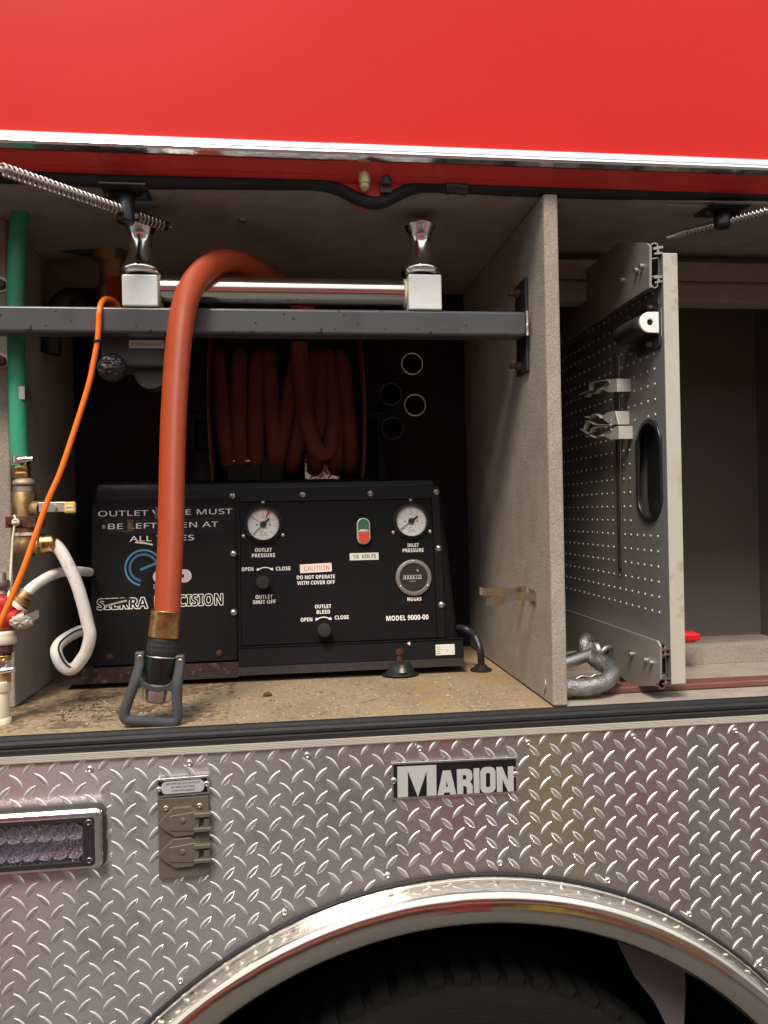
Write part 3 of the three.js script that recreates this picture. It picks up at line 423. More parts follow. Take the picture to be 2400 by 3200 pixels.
// ------------------------------------------------------------------ roller frame that guides the hose
const barTop = 1.982, barBot = 1.9405, bz0 = -.138, bz1 = -.1;
{
  const G = thing('hose_roller_frame', 'black square bar bolted to the partition carrying chrome and steel hose rollers', 'roller frame', [-.1, barBot, -.125]);
  const barM = M([.07, .074, .082], .27, 0, { map: dtex(512, (u, v) => { const n = fbm(u, v, 8, 6, 4); let k = .75 + .5 * n; const s = vnoise(u, v, 60, 8) > .9 && vnoise(u, v, 20, 5) > .5; return s ? [.25, .26, .27] : [k, k, k]; }, .45), bumpMap: bumpFine(6, 120, 2), bumpScale: .00008 });
  part(G, 'cross_bar', rbox(-.75, .404, barBot, barTop, bz0, bz1, .005, 3), barM);
  const pt = Px(1640, 885, .4125), pb = Px(1640, 1163, .4125);
  const mp = part(G, 'mounting_plate', rbox(.4065, .4122, 1.884, 2.044, -.172, -.113, .0015, 2), M([.018, .018, .02], .45));
  part(mp, 'weld_bead', tube([[.4045, barBot, -.098], [.405, 1.948, -.0985], [.4043, 1.957, -.098], [.405, 1.962, -.0985], [.4045, barTop, -.098]], .003, 20, 8), steelDull);
  for (const y of [1.899, 2.025]) part(mp, 'bolt', merge([new THREE.CylinderGeometry(.0085, .0085, .007, 6).rotateZ(Math.PI / 2).translate(.403, y, -.148), new THREE.CylinderGeometry(.005, .005, .018, 12).rotateZ(Math.PI / 2).translate(.397, y, -.148)]), M([.09, .06, .045], .6, .3));
  // post blocks and vertical chrome spools
  const zf = -.098, blockM = M([.68, .71, .69], .38, .25, { bumpMap: bumpFine(30, 90, 2, .1), bumpScale: .00015, roughnessMap: dtex(128, (u, v) => { const k = .6 + .8 * fbm(u, v, 6, 3, 3); return [k, k, k]; }, .1, true) });
  const spool = lathe([[0, .0], [.024, 0], [.0315, .003], [.0335, .0075], [.0328, .0115], [.0295, .0150], [.0258, .021], [.0222, .030], [.0192, .041], [.0174, .052], [.0175, .060], [.0198, .069], [.0238, .0775], [.0265, .082], [.027, .085], [.0255, .088], [.0205, .089], [.02, .083], [0, .083]], 48);
  for (const [xa, xb] of [[380, 494], [1277, 1381]]) {
    const a = Pz(xa, 905, zf).x, b = Pz(xb, 905, zf).x, yt = Pz((xa + xb) / 2, 856, zf).y, cx = (a + b) / 2 - .002;
    part(G, 'post_block', rbox(a, b, barTop, yt, zf - .056, zf, .003, 3), blockM);
    part(G, 'spool_washer', new THREE.CylinderGeometry(.021, .021, .004, 32), rubber, [cx, yt + .002, zf - .028]);
    part(G, 'spool_roller', spool, chrome, [cx, yt + .004, zf - .028]);
  }
  const ra = Pz(508, 910, zf - .03).x, rb = Pz(1258, 915, zf - .03).x, ry = Pz(880, 912, zf - .03).y, R = .0225;
  part(G, 'steel_roller', new THREE.CylinderGeometry(R, R, rb - ra, 48, 1).rotateZ(Math.PI / 2), M([.72, .68, .62], .2, 1, { roughnessMap: brushX }), [(ra + rb) / 2, ry, zf - .03]);
  for (const x of [ra - .0035, rb + .0035]) part(G, 'roller_washer', lathe([[.006, -.003], [R * 1.02, -.003], [R * 1.06, 0], [R * 1.02, .003], [.006, .003]], 32).rotateZ(Math.PI / 2), ivory, [x, ry, zf - .03]);
  part(G, 'roller_axle', new THREE.CylinderGeometry(.006, .006, rb - ra + .03, 12).rotateZ(Math.PI / 2), steel, [(ra + rb) / 2, ry, zf - .03]);
}
// ------------------------------------------------------------------ the hose over the roller, with its ferrule, coupling and grip
const hoseTex = (k) => M([.40 * k, .056 * k, .0125 * k], .42, 0, { map: dtex(256, (u, v) => { const n = fbm(u, v, 6, 2, 4), w = .5 + .5 * Math.sin((u * 60 + v * 60) * Math.PI * 2), q = .82 + .22 * n + .05 * w; return mix([q, q, q], [1.1, 1.5, 1.9], sstep(.58, .8, n) * .4); }), bumpMap: dtex(256, (u, v) => .5 + .5 * Math.sin((u * 64 + v * 64) * Math.PI * 2), 0, true), bumpScale: .0005 });
{
  const H = thing('air_hose', 'thick rust orange hose draped over the steel roller, ending in a looped grip', 'hose', [-.19, FLOOR, -.06]);
  const hp = [Pz(960, 960, -.33), Pz(905, 915, -.29), Pz(840, 868, -.235), Pz(775, 832, -.18), Pz(705, 817, -.135), Pz(648, 838, -.105), Pz(605, 885, -.085), Pz(578, 950, -.074), Pz(562, 1040, -.07), Pz(551, 1160, -.07), Pz(542, 1320, -.07), Pz(537, 1500, -.07), Pz(533, 1690, -.07), Pz(527, 1810, -.07), Pz(522, 1925, -.07)];
  const hm = hoseTex(1); hm.map.repeat.set(9, 1.2); hm.bumpMap.repeat.set(9, 1);
  part(H, 'hose_tube', tube(hp, .0197, 160, 28), hm);
  const A = Pz(521.5, 1906, -.07), B = Pz(489, 2192, -.064), dir = B.clone().sub(A), len = dir.length(); const on = (t) => A.clone().addScaledVector(dir, t);
  const seg = (name, prof, mat) => part(H, name, along(lathe(prof.map(([r, y]) => [r, y * len]), 40), A, B), mat);
  seg('ferrule', [[.0198, 0], [.0225, .003], [.0234, .012], [.0232, .15], [.0236, .29], [.0225, .3], [.02, .3]], brass);
  seg('coupling_ring', [[.02, .3], [.0215, .302], [.0222, .325], [.0236, .33], [.0238, .475], [.0225, .48], [.02, .48]], M([.028, .027, .025], .45, .3, { bumpMap: dtex(128, (u, v) => .5 + .5 * Math.sin((u * 90 + v * 8) * 6.283) * Math.sin((u * 90 - v * 8) * 6.283), 0, true), bumpScale: .0006 }));
  seg('coupling_sleeve', [[.02, .48], [.0238, .483], [.0243, .5], [.0242, .775], [.0235, .788], [.02, .79]], M([.012, .012, .013], .2, .2));
  seg('nozzle_tip', [[.0, .79], [.022, .79], [.0225, .80], [.021, .82], [.0225, .87], [.0222, .965], [.0205, .99], [.018, 1.0], [.018, .9], [0, .9]], M([.7, .66, .6], .3, 1));
  seg('sleeve_band', [[.0235, .495], [.0247, .498], [.0247, .507], [.0235, .51]], steel);
  const zg = -.044, gp = [[438, 2052, -.062], [436, 2078, -.058], [422, 2130, zg], [404, 2180, zg + .004], [390, 2222, zg + .006], [391, 2244, zg + .007], [408, 2251, zg + .007], [470, 2254, zg + .007], [535, 2258, zg + .007], [552, 2249, zg + .007], [555, 2228, zg + .006], [553, 2185, zg + .004], [555, 2130, zg], [561, 2085, -.058], [563, 2062, -.062]].map(([x, y, z]) => Pz(x, y, z));
  const gripM = M([.04, .043, .049], .42, 0, { bumpMap: bumpFine(150, 240, 4, .15), bumpScale: .0004 });
  const loop = tube(gp, .0078, 120, 16, .5); const ears = [438, 563].map((x, i) => { const p = Pz(x, i ? 2066 : 2056, -.062); return boxUV(new RoundedBoxGeometry(.0145, .02, .013, 3, .003).translate(p.x, p.y, p.z)); });
  const wb = [[432, 2118], [441, 2115], [455, 2132], [480, 2143], [510, 2143], [530, 2135], [541, 2121], [551, 2124], [541, 2163], [527, 2156], [490, 2162], [460, 2155], [444, 2146], [432, 2150]].map(([x, y]) => Pz(x, y, zg - .002));
  const web = extr(wb.map((v) => [v.x, v.y]), .008, .0012, 2).translate(0, 0, zg - .006);
  part(H, 'grip_loop', merge([loop, ...ears, web]), gripM);
  for (const [x, y] of [[437, 2054], [563, 2066]]) { const p = Pz(x, y, -.055); part(H, 'pivot_pin', merge([toZ(lathe([[.0014, .0012], [.0034, .0012], [.0036, 0]], 18))]), M([.8, .78, .74], .25, 1), [p.x, p.y, p.z]); }
}
// ------------------------------------------------------------------ reel at the back
{
  const cx = .003, cy = 1.855, cz = -.475, R = .125, Q = thing('hose_reel', 'reel behind the roller frame, its rust orange hose coloured darker as shade', 'hose reel', [cx, FLOOR, cz]);
  const shadedHose = MP([.09, .021, .01], .65, 0, { specularIntensity: .3 }), dk = MP([.007, .007, .0075], .55, 0, { specularIntensity: .3 });  // hose orange lowered here: shade at the back put into its colour
  const offs = [-.125, -.093, -.06, -.03, .0, .033, .062, .09, .118];
  offs.forEach((o, i) => { const t = new THREE.TorusGeometry(R, .0165, 12, 64).rotateY(Math.PI / 2); t.rotateZ(rr(-.12, .12) - (i > 3 && i < 7 ? .16 : 0)); part(Q, 'hose_wrap', t, shadedHose, [cx + o, cy, cz]); });
  part(Q, 'hose_wrap', tube([Pz(935, 1075, -.345), Pz(944, 1200, -.335), Pz(958, 1310, -.335), Pz(982, 1390, -.338), Pz(1010, 1416, -.342), Pz(1032, 1392, -.348), Pz(1044, 1290, -.36)], .0165, 50, 12), shadedHose);
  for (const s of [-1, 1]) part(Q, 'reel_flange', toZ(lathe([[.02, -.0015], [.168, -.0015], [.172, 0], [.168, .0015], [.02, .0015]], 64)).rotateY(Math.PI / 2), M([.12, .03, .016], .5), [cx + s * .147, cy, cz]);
  part(Q, 'reel_drum', new THREE.CylinderGeometry(.09, .09, .29, 32).rotateZ(Math.PI / 2), dk, [cx, cy, cz]);
  part(Q, 'reel_leg', box(-.2, -.185, FLOOR, cy, cz - .03, cz + .02), dk); part(Q, 'reel_leg', box(.19, .205, FLOOR, cy, cz - .03, cz + .02), dk);
  part(Q, 'reel_axle', new THREE.CylinderGeometry(.014, .014, .42, 16).rotateZ(Math.PI / 2), dk, [cx, cy, cz]);
  const T = thing('metal_plate', 'bright scrap of diamond plate standing behind the compressor top', 'metal plate', [.1, FLOOR, -.38]);
  { const a = Pz(955, 1480, -.373), b = Pz(1062, 1395, -.373); T.rotation.x = -.12; part(T, 'plate', box(a.x, b.x, a.y - .02, b.y + .02, -.376, -.373), M([.66, .62, .54], .35, 1)); const d = []; for (let j = 0; j < 5; j++) for (let i = 0; i < 4; i++) for (const h of [0, .5]) { const g = new THREE.SphereGeometry(1, 8, 4).scale(.0075, .0022, .0014).rotateZ(h ? .8 : -.8).translate(a.x + .006 + (i + h) * .018, a.y - .01 + (j + h) * .018, -.373); d.push(g); } part(T, 'tread_pattern', merge(d), M([.2, .19, .17], .4, .8)); }
  const C = thing('pipe_clamp', 'small dark clamp with a shiny metal strip beside the hose reel', 'clamp', [-.08, FLOOR, -.38]);
  { const a = Pz(710, 1478, -.385), b = Pz(812, 1350, -.385); part(C, 'clamp_body', rbox(a.x, b.x, a.y - .05, Pz(760, 1418, -.385).y, -.45, -.385, .004), dk); part(C, 'metal_strip', rbox(Pz(712, 1440, -.382).x, Pz(800, 1440, -.382).x, Pz(755, 1443, -.382).y, Pz(755, 1438, -.382).y, -.386, -.381, .0008), M([.8, .78, .75], .2, 1)); const s = Pz(765, 1400, -.39); part(C, 'knurled_cap', lathe([[.0, .03], [.03, .028], [.036, .02], [.036, -.02], [0, -.02]], 30).scale(1, 1, .7), M([.3, .28, .26], .35, 1, { bumpMap: dtex(64, (u, v) => vnoise(u, v, 24, 5), 0, true), bumpScale: .004 }), [s.x, s.y, s.z - .02]);
    part(C, 'side_bracket', rbox(Pz(608, 1450, -.385).x, Pz(670, 1450, -.385).x, a.y - .05, Pz(640, 1405, -.385).y, -.44, -.385, .004), dk); part(C, 'side_bracket', rbox(Pz(815, 1450, -.385).x, Pz(880, 1450, -.385).x, a.y - .05, Pz(840, 1425, -.385).y, -.44, -.385, .004), dk); }
}
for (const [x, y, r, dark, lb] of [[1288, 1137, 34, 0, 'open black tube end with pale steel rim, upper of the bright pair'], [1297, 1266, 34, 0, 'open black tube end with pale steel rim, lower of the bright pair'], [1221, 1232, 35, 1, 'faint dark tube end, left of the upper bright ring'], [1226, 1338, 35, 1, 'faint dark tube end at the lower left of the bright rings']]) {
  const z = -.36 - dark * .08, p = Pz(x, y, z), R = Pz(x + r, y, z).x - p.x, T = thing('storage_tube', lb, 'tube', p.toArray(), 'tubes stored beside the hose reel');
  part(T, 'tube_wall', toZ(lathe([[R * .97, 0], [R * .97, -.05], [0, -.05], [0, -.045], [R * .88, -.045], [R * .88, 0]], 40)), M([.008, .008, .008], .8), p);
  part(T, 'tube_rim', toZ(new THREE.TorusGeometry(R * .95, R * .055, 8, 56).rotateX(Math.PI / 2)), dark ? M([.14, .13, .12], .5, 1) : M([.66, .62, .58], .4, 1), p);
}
// ------------------------------------------------------------------ housing with the valve label, and the red tagged valve behind
{
  const z = -.141, a = Pz(316, 1142, z), b = Pz(521, 1057, z), Hs = thing('valve_housing', 'dark grey valve box hanging under the black bar with a printed label', 'valve box', [(a.x + b.x) / 2, a.y, z - .05]);
  const hm = M([.05, .052, .056], .55, 0, { bumpMap: bumpFine(80, 160, 12), bumpScale: .0004 });
  const kx = Pz(352, 1150, z).x, ky = Pz(352, 1152, z).y;
  part(Hs, 'housing', rbox(a.x, b.x, Pz(450, 1143, z).y, b.y + .01, z - .09, z, .003), hm);
  part(Hs, 'knob', new THREE.SphereGeometry(.0235, 24, 16).scale(1, 1, .8), M([.02, .02, .021], .3, 0, { bumpMap: dtex(64, (u, v) => vnoise(u, v, 20, 5), 0, true), bumpScale: .003 }), [kx, ky, z + .005]);
  part(Hs, 'outlet_port', new THREE.CylinderGeometry(.026, .026, .04, 28).rotateX(Math.PI / 2), M([.02, .02, .021], .6), [Pz(465, 1150, z).x, Pz(465, 1160, z).y, z - .035]);
  const c = document.createElement('canvas'); c.width = 512; c.height = 120; const g = c.getContext('2d'); g.fillStyle = '#d8d9d3'; g.fillRect(0, 0, 512, 120); word(g, 'HOSE DISCHARGE VALVE', 256, 62, 465, 48, '', '#2a2a2c'); const t = new THREE.CanvasTexture(c); t.colorSpace = THREE.SRGBColorSpace;
  const l0 = Pz(404, 1088, z), l1 = Pz(513, 1064, z); label(part(Hs, 'label_sticker', new THREE.BoxGeometry(l1.x - l0.x, l1.y - l0.y, .0008).translate((l0.x + l1.x) / 2, (l0.y + l1.y) / 2, z + .0006), M(0xffffff, .45, 0, { map: t })), 'white label reading HOSE DISCHARGE VALVE');
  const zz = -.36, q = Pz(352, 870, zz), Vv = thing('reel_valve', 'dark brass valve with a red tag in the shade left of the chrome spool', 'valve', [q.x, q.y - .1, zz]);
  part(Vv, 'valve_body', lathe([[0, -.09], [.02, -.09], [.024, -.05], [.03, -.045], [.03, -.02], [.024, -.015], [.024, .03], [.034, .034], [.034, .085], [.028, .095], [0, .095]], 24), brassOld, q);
  part(Vv, 'side_pipe', rod(V(q.x - .02, q.y + .06, zz), V(q.x - .09, q.y + .07, zz), .022, 16), M([.03, .028, .027], .6), null);
  label(part(Vv, 'red_tag', rbox(q.x - .004, q.x + .02, q.y - .07, q.y - .005, zz + .03, zz + .034, .001), M([.3, .025, .02], .6)), 'small red tag');
  part(Vv, 'elbow_pipe', tube([V(q.x - .05, q.y - .06, zz - .02), V(q.x - .08, q.y - .03, zz - .02), V(q.x - .11, q.y - .06, zz - .02), V(q.x - .12, q.y - .14, zz - .02)], .018, 30, 14), M([.02, .02, .02], .6));
}
// ------------------------------------------------------------------ door stays: spring on a rod through a swivel post
function stay(lb, A, B, post, postTop, rA, rB, coils, tip) {
  const base = post.clone(), S = thing('door_stay', lb, 'door stay', [postTop.x, CEIL, postTop.z], 'spring door stays under the ceiling');
  const d = B.clone().sub(A), L = d.length(), n = d.clone().normalize(), u = V(0, 1, 0).cross(n).normalize(), w = n.clone().cross(u);
  const hp = post.clone().setY(0), run = (t0, t1) => { const pts = [], cn = Math.round(coils * (t1 - t0)), N = cn * 12; for (let i = 0; i <= N; i++) { const t = t0 + (t1 - t0) * i / N, a = t * coils * Math.PI * 2, r = rA + (rB - rA) * t; pts.push(A.clone().addScaledVector(d, t).addScaledVector(u, Math.cos(a) * r).addScaledVector(w, Math.sin(a) * r)); } return new THREE.TubeGeometry(new THREE.CatmullRomCurve3(pts), N, .0019, 6); };
  const tp = post.clone().sub(A).dot(n) / L, gap = .0155 / L, spM = M([.46, .43, .4], .28, 1); part(S, 'spring', run(0, tp - gap), spM); part(S, 'spring', run(tp + gap, 1), spM);
  part(S, 'stay_rod', rod(A.clone().addScaledVector(n, -.05), B.clone().addScaledVector(n, tip), .0042, 12), steel);
  part(S, 'rod_end', rod(B.clone().addScaledVector(n, -.004), B.clone().addScaledVector(n, tip * .5), .0068, 12), tip > .025 ? steelDull : M([.02, .02, .02], .5));
  part(S, 'swivel_post', along(lathe([[0, 0], [.0115, 0], [.0135, .004], [.0135, postTop.y - post.y], [0, postTop.y - post.y]], 28), post, postTop), M([.016, .016, .018], .38));
  part(S, 'post_flange', merge([rbox(postTop.x - .034, postTop.x + .034, CEIL - .009, CEIL - .0055, postTop.z - .03, postTop.z + .03, .001), ...[-1, 1].map((s) => new THREE.CylinderGeometry(.0075, .0085, .01, 6).translate(postTop.x + s * .024, CEIL - .013, postTop.z))]), M([.02, .02, .02], .5));
  return S;
}
{
  const p1 = Pz(392, 698, -.055), t1 = V(p1.x + .002, CEIL - .008, -.055); stay('long spring door stay entering from the upper left past the chrome spool', Pz(4, 529, .10), Pz(508, 702, -.105), p1, t1, .0076, .0076, 36, .016);
  const p2 = Pz(2256, 712, -.058), t2 = V(p2.x + .002, CEIL - .008, -.058); stay('spring door stay in the upper right corner of the opening', Pz(2430, 651, -.005), Pz(2140, 727, -.098), p2, t2, .0068, .0055, 24, .03);
}
// ------------------------------------------------------------------ plumbing at the left end
{
  const z = -.172, P = (x, y, k = z) => Pz(x, y, k);
  const Gh = thing('green_hose', 'green rubber hose running down the left end, clamped onto a brass fitting', 'hose', P(60, 1480).toArray());
  const gm = M([.035, .30, .17], .42, 0, { bumpMap: bumpFine(30, 90, 2), bumpScale: .0006 });
  part(Gh, 'hose_tube', tube([P(70, 600), P(62, 680), P(52, 800), P(48, 930), P(51, 1100), P(55, 1250), P(60, 1400), P(63, 1455)], .0136, 70, 20), gm);
  const c = P(64, 1437); part(Gh, 'hose_clamp', merge([new THREE.CylinderGeometry(.0146, .0146, .011, 24, 1, true).translate(c.x, c.y, c.z), rod(P(58, 1438, z + .016), P(88, 1434, z + .016), .0052, 14), rod(P(88, 1434, z + .016), P(104, 1433, z + .016), .0042, 6)]), chromeSoft);
  const b = P(72, 1228, z + .012); part(Gh, 'hose_clip', merge([rbox(b.x - .008, b.x + .001, b.y - .0105, b.y + .0105, b.z - .002, b.z, .0005), rbox(b.x + .001, b.x + .0025, b.y - .0105, b.y + .0105, b.z - .03, b.z, .0005)]), M([.5, .52, .5], .4, .9));
  part(Gh, 'barbed_fitting', merge([lathe([[0, .03], [.0125, .03], [.0135, .026], [.0125, .022], [.0145, .02], [.0145, .014], [.0125, .012], [.0145, .01], [.0145, .004], [.009, .002], [.009, -.008], [0, -.008]], 8).translate(P(68, 1497).x, P(68, 1497).y, z)]), brass);

  const Vb = thing('ball_valve', 'weathered brass ball valve with a yellow tipped lever in a rusty pipe clamp', 'valve', P(75, 1730).toArray());
  const v = P(76, 1560); const ya = (y) => P(76, y).y - v.y;
  part(Vb, 'union_nut', merge([lathe([[0, ya(1492)], [.011, ya(1494)], [.0165, ya(1503)], [.0175, ya(1511)], [.0165, ya(1518)], [0, ya(1519)]], 10).translate(v.x, v.y, v.z)]), M([.42, .37, .3], .6, .7, { map: dtex(64, (u, vv) => mix([1, .95, .9], [.6, .3, .2], sstep(.5, .8, fbm(u, vv, 5, 3, 3))), .03) }));
  part(Vb, 'pipe_collar', new THREE.CylinderGeometry(.0172, .0172, ya(1521) - ya(1537), 8).translate(v.x, v.y + (ya(1521) + ya(1537)) / 2, v.z), steelDull);
  part(Vb, 'valve_body', merge([lathe([[0, ya(1537)], [.0185, ya(1538)], [.019, ya(1600)], [.019, ya(1655)], [.0165, ya(1660)], [.0165, ya(1688)], [.02, ya(1690)], [.021, ya(1728)], [0, ya(1730)]], 32).translate(v.x, v.y, v.z), rod(P(95, 1590), P(132, 1592, z + .01), .0135, 18), rod(P(95, 1706), P(138, 1702), .0165, 8)]), brassOld);
  const lz = z + .03; const l0 = P(120, 1570, lz), l1 = P(205, 1600, lz);
  part(Vb, 'lever', merge([rbox(l0.x, P(208, 1585, lz).x, P(160, 1600, lz).y, P(160, 1569, lz).y, lz - .003, lz, .001), rod(P(162, 1587, lz - .012), P(162, 1587, lz + .006), .007, 6)]), M([.55, .53, .47], .4, .8));
  const y0 = P(201, 1586, lz); label(part(Vb, 'lever_sleeve', rbox(P(200, 1586, lz).x, P(237, 1586, lz).x, P(218, 1604, lz).y, P(218, 1568, lz).y, lz - .005, lz + .0025, .003), M([.6, .40, .05], .45)), 'yellow lever sleeve');
  const cv = document.createElement('canvas'); cv.width = 128; cv.height = 100; const g = cv.getContext('2d'); g.fillStyle = '#d8cfa6'; g.fillRect(0, 0, 128, 100); g.fillStyle = '#3a3a30'; for (let i = 0; i < 12; i++) g.fillRect(12 + i * 9, 28 + (i % 3) * 6, 5, 40 - (i % 2) * 12); const t = new THREE.CanvasTexture(cv); t.colorSpace = THREE.SRGBColorSpace;
  const tg = [P(206, 1596, lz), P(231, 1577, lz)]; part(Vb, 'lever_tag', box(tg[0].x, tg[1].x, tg[0].y, tg[1].y, lz + .0024, lz + .0032), M(0xffffff, .5, 0, { map: t }), null).geometry.setAttribute('uv', new THREE.BoxGeometry(1, 1, 1).toNonIndexed().attributes.uv);
  const c0 = P(17, 1650, z + .02), c1 = P(112, 1612, z + .02); label(part(Vb, 'pipe_clamp', merge([rbox(c0.x, c1.x, c0.y, c1.y, z + .017, z + .0215, .001), rbox(P(60, 1630).x, c1.x + .004, c0.y, c1.y, z - .02, z + .017, .004), rod(P(30, 1630, z + .02), P(30, 1630, z + .026), .0055, 6)]), rust), 'rusty brown pipe clamp');
  part(Vb, 'gasket_ring', new THREE.CylinderGeometry(.0195, .0195, .005, 24).translate(v.x + .003, P(88, 1668).y, z), M([.6, .57, .48], .6));

  const W1 = thing('white_tube', 'white plastic tube looping down from the brass valve in front of the compressor', 'tube', P(240, 2090, -.2).toArray());
  part(W1, 'tube_wall', tube([P(150, 1699, -.172), P(168, 1700, -.172), P(190, 1722, -.172), P(215, 1768, -.172), P(240, 1825, -.174), P(259, 1887, -.176), P(273, 1945, -.178), P(281, 1986, -.18), P(270, 2034, -.185), P(252, 2064, -.19), P(234, 2085, -.194), P(214, 2092, -.2), P(193, 2078, -.21), P(178, 2048, -.225), P(178, 2024, -.24), P(198, 2000, -.262), P(236, 1978, -.3), P(268, 1966, -.33), P(278, 1962, -.345)], .0101, 140, 18), M([.74, .71, .68], .38, 0, { map: dtex(128, (u, v) => mix([1, 1, 1], [.72, .66, .6], sstep(.62, .8, fbm(u * 3 % 1, v, 8, 4, 4)) * .7)) }));
  part(W1, 'brass_ferrule', merge([along(lathe([[0, 0], [.0165, 0], [.0165, .006], [.0145, .008], [.0155, .012], [.0145, .015], [.0155, .019], [.0145, .022], [.013, .026], [0, .026]], 20), P(126, 1700), P(158, 1697))]), brass);
  const Bk = thing('black_cable', 'thin black cable lying inside the loop of the white tube', 'cable', P(190, 2030, -.2).toArray()); part(Bk, 'cable_line', tube([P(268, 1962, -.31), P(236, 1972, -.275), P(200, 1996, -.24), P(186, 2014, -.218), P(184, 2034, -.208), P(196, 2062, -.196), P(212, 2080, -.187), P(224, 2086, -.186)], .0017, 60, 8), M([.012, .012, .012], .5));
  const W2 = thing('white_tube', 'white plastic tube running from the lower red valve to the compressor side', 'tube', P(85, 1852, -.12).toArray());
  part(W2, 'tube_wall', tube([P(80, 1857, -.12), P(98, 1838, -.13), P(122, 1820, -.15), P(150, 1803, -.175), P(180, 1791, -.2), P(212, 1786, -.225), P(245, 1785, -.26), P(268, 1787, -.31), P(279, 1788, -.34)], .0084, 70, 18), M([.72, .69, .64], .4));
  part(W2, 'compression_nut', merge([rod(P(56, 1893, -.112), P(70, 1872, -.114), .0155, 6), rod(P(68, 1873, -.114), P(88, 1851, -.118), .0115, 14)]), brassOld);
  label(part(W2, 'nut_collar', rod(P(48, 1900, -.11), P(58, 1889, -.112), .0168, 20), M([.7, .66, .54], .5)), 'cream coloured collar');
  // red valve with its lever, going down to the plastic pipe
  const zr = -.105, R = thing('red_valve', 'red bodied valve at the left edge above the white plastic pipe', 'valve', P(10, 2120, zr).toArray());
  const rx = P(8, 1900, zr).x, ry = (y) => P(8, y, zr).y, prof = (l) => lathe(l.map(([r, y]) => [r, ry(y)]), 28).translate(rx, 0, zr);
  part(R, 'valve_body', merge([prof([[0, 1856], [.014, 1858], [.018, 1872], [.0205, 1890], [.0205, 1925], [.018, 1950], [.015, 1968], [0, 1970]]), rod(P(20, 1930, zr), P(62, 1930, zr + .01), .0145, 20, .012)]), M([.42, .016, .012], .35));
  part(R, 'top_fitting', merge([prof([[0, 1790], [.006, 1790], [.006, 1812], [.011, 1814], [.011, 1834], [.008, 1838], [.008, 1850], [.012, 1852], [.012, 1862], [0, 1862]])]), M([.12, .09, .08], .5, .4));
  part(R, 'lever', merge([rod(P(50, 1938, zr + .012), P(82, 1926, zr + .012), .0095, 7), (() => { const a = P(62, 1944, zr + .014), b = P(122, 1920, zr + .014); const q = [[62, 1956], [102, 1941], [122, 1930], [120, 1905], [98, 1914], [64, 1930]].map(([x, y]) => P(x, y, zr + .014)); return extr(q.map((p) => [p.x, p.y]), .003).translate(0, 0, zr + .012); })()]), M([.4, .37, .33], .45, .8));
  part(R, 'tape_wrap', merge([(() => { const g2 = new THREE.IcosahedronGeometry(.013, 3); const p = g2.attributes.position; for (let i = 0; i < p.count; i++) { const k = 1 + .28 * Math.sin(p.getX(i) * 700 + 1) * Math.sin(p.getY(i) * 620) * Math.cos(p.getZ(i) * 560); p.setXYZ(i, p.getX(i) * k * 1.3, p.getY(i) * k * .8, p.getZ(i) * k); } g2.computeVertexNormals(); const a = P(68, 1942, zr + .014); return g2.translate(a.x, a.y, a.z); })()]), MP([.62, .58, .5], .35, 0, { transmission: .35, thickness: 0 }));
  part(R, 'plastic_nut', prof([[0, 1968], [.016, 1970], [.0185, 1978], [.017, 1986], [.0195, 1990], [.0195, 2008], [.016, 2014], [0, 2014]]), M([.62, .57, .46], .45));
  part(R, 'rubber_ring', prof([[0, 2013], [.0135, 2014], [.0155, 2022], [.014, 2028], [.0155, 2033], [.013, 2042], [0, 2042]]), M([.09, .025, .022], .5));
  part(R, 'brass_ring', prof([[0, 2042], [.011, 2043], [.0125, 2050], [.011, 2062], [0, 2063]]), brass);
  part(R, 'hose_clamp', merge([prof([[.0105, 2062], [.0108, 2066], [.0108, 2082], [.0105, 2100]]), rod(P(0, 2098, zr + .013), P(44, 2091, zr + .013), .0042, 12)]), chromeSoft);
  part(R, 'hose_stub', prof([[.0105, 2062], [.0105, 2130], [0, 2130]]), M([.33, .19, .08], .45));
  const wx = P(2, 2200, zr).x, wy = (y) => P(2, y, zr).y, fl = FLOOR;
  part(R, 'plastic_pipe', lathe([[0, wy(2127)], [.0148, wy(2127)], [.015, wy(2131)], [.015, wy(2160)], [.0105, wy(2162)], [.0105, wy(2238)], [.0152, wy(2240)], [.0155, wy(2262)], [.015, fl + .0005], [0, fl + .0005]], 32).translate(wx, 0, zr), ivory);
  part(R, 'pipe_band', lathe([[.0106, wy(2163)], [.0146, wy(2163)], [.0146, wy(2237)], [.0106, wy(2237)]], 32, ).translate(wx - .0022, 0, zr + .0003), ivory);
  // string and cord
  const St = thing('string', 'thin cream string knotted on the rusty clamp and hanging to the red valve', 'string', P(46, 1610, z + .026).toArray());
  part(St, 'string_line', tube([P(44, 1610, z + .024), P(48, 1622, z + .027), P(46, 1640, z + .027), P(40, 1680, z + .03), P(37, 1730, z + .034), P(33, 1790, z + .045), P(31, 1830, z + .055), P(25, 1868, zr + .018)], .0018, 60, 8), M([.62, .56, .44], .8));
  part(St, 'knot', merge([new THREE.TorusGeometry(.0042, .0022, 8, 16).translate(P(49, 1632, z + .028).x, P(49, 1632, z + .028).y, z + .028), new THREE.TorusGeometry(.0036, .002, 8, 16).rotateX(1.2).translate(P(50, 1636, z + .029).x, P(50, 1636, z + .029).y, z + .029)]), M([.62, .56, .44], .8));
  const Oc = thing('orange_cord', 'bright orange air line falling from behind the bar to the lower left', 'cord', P(150, 1563, -.08).toArray());
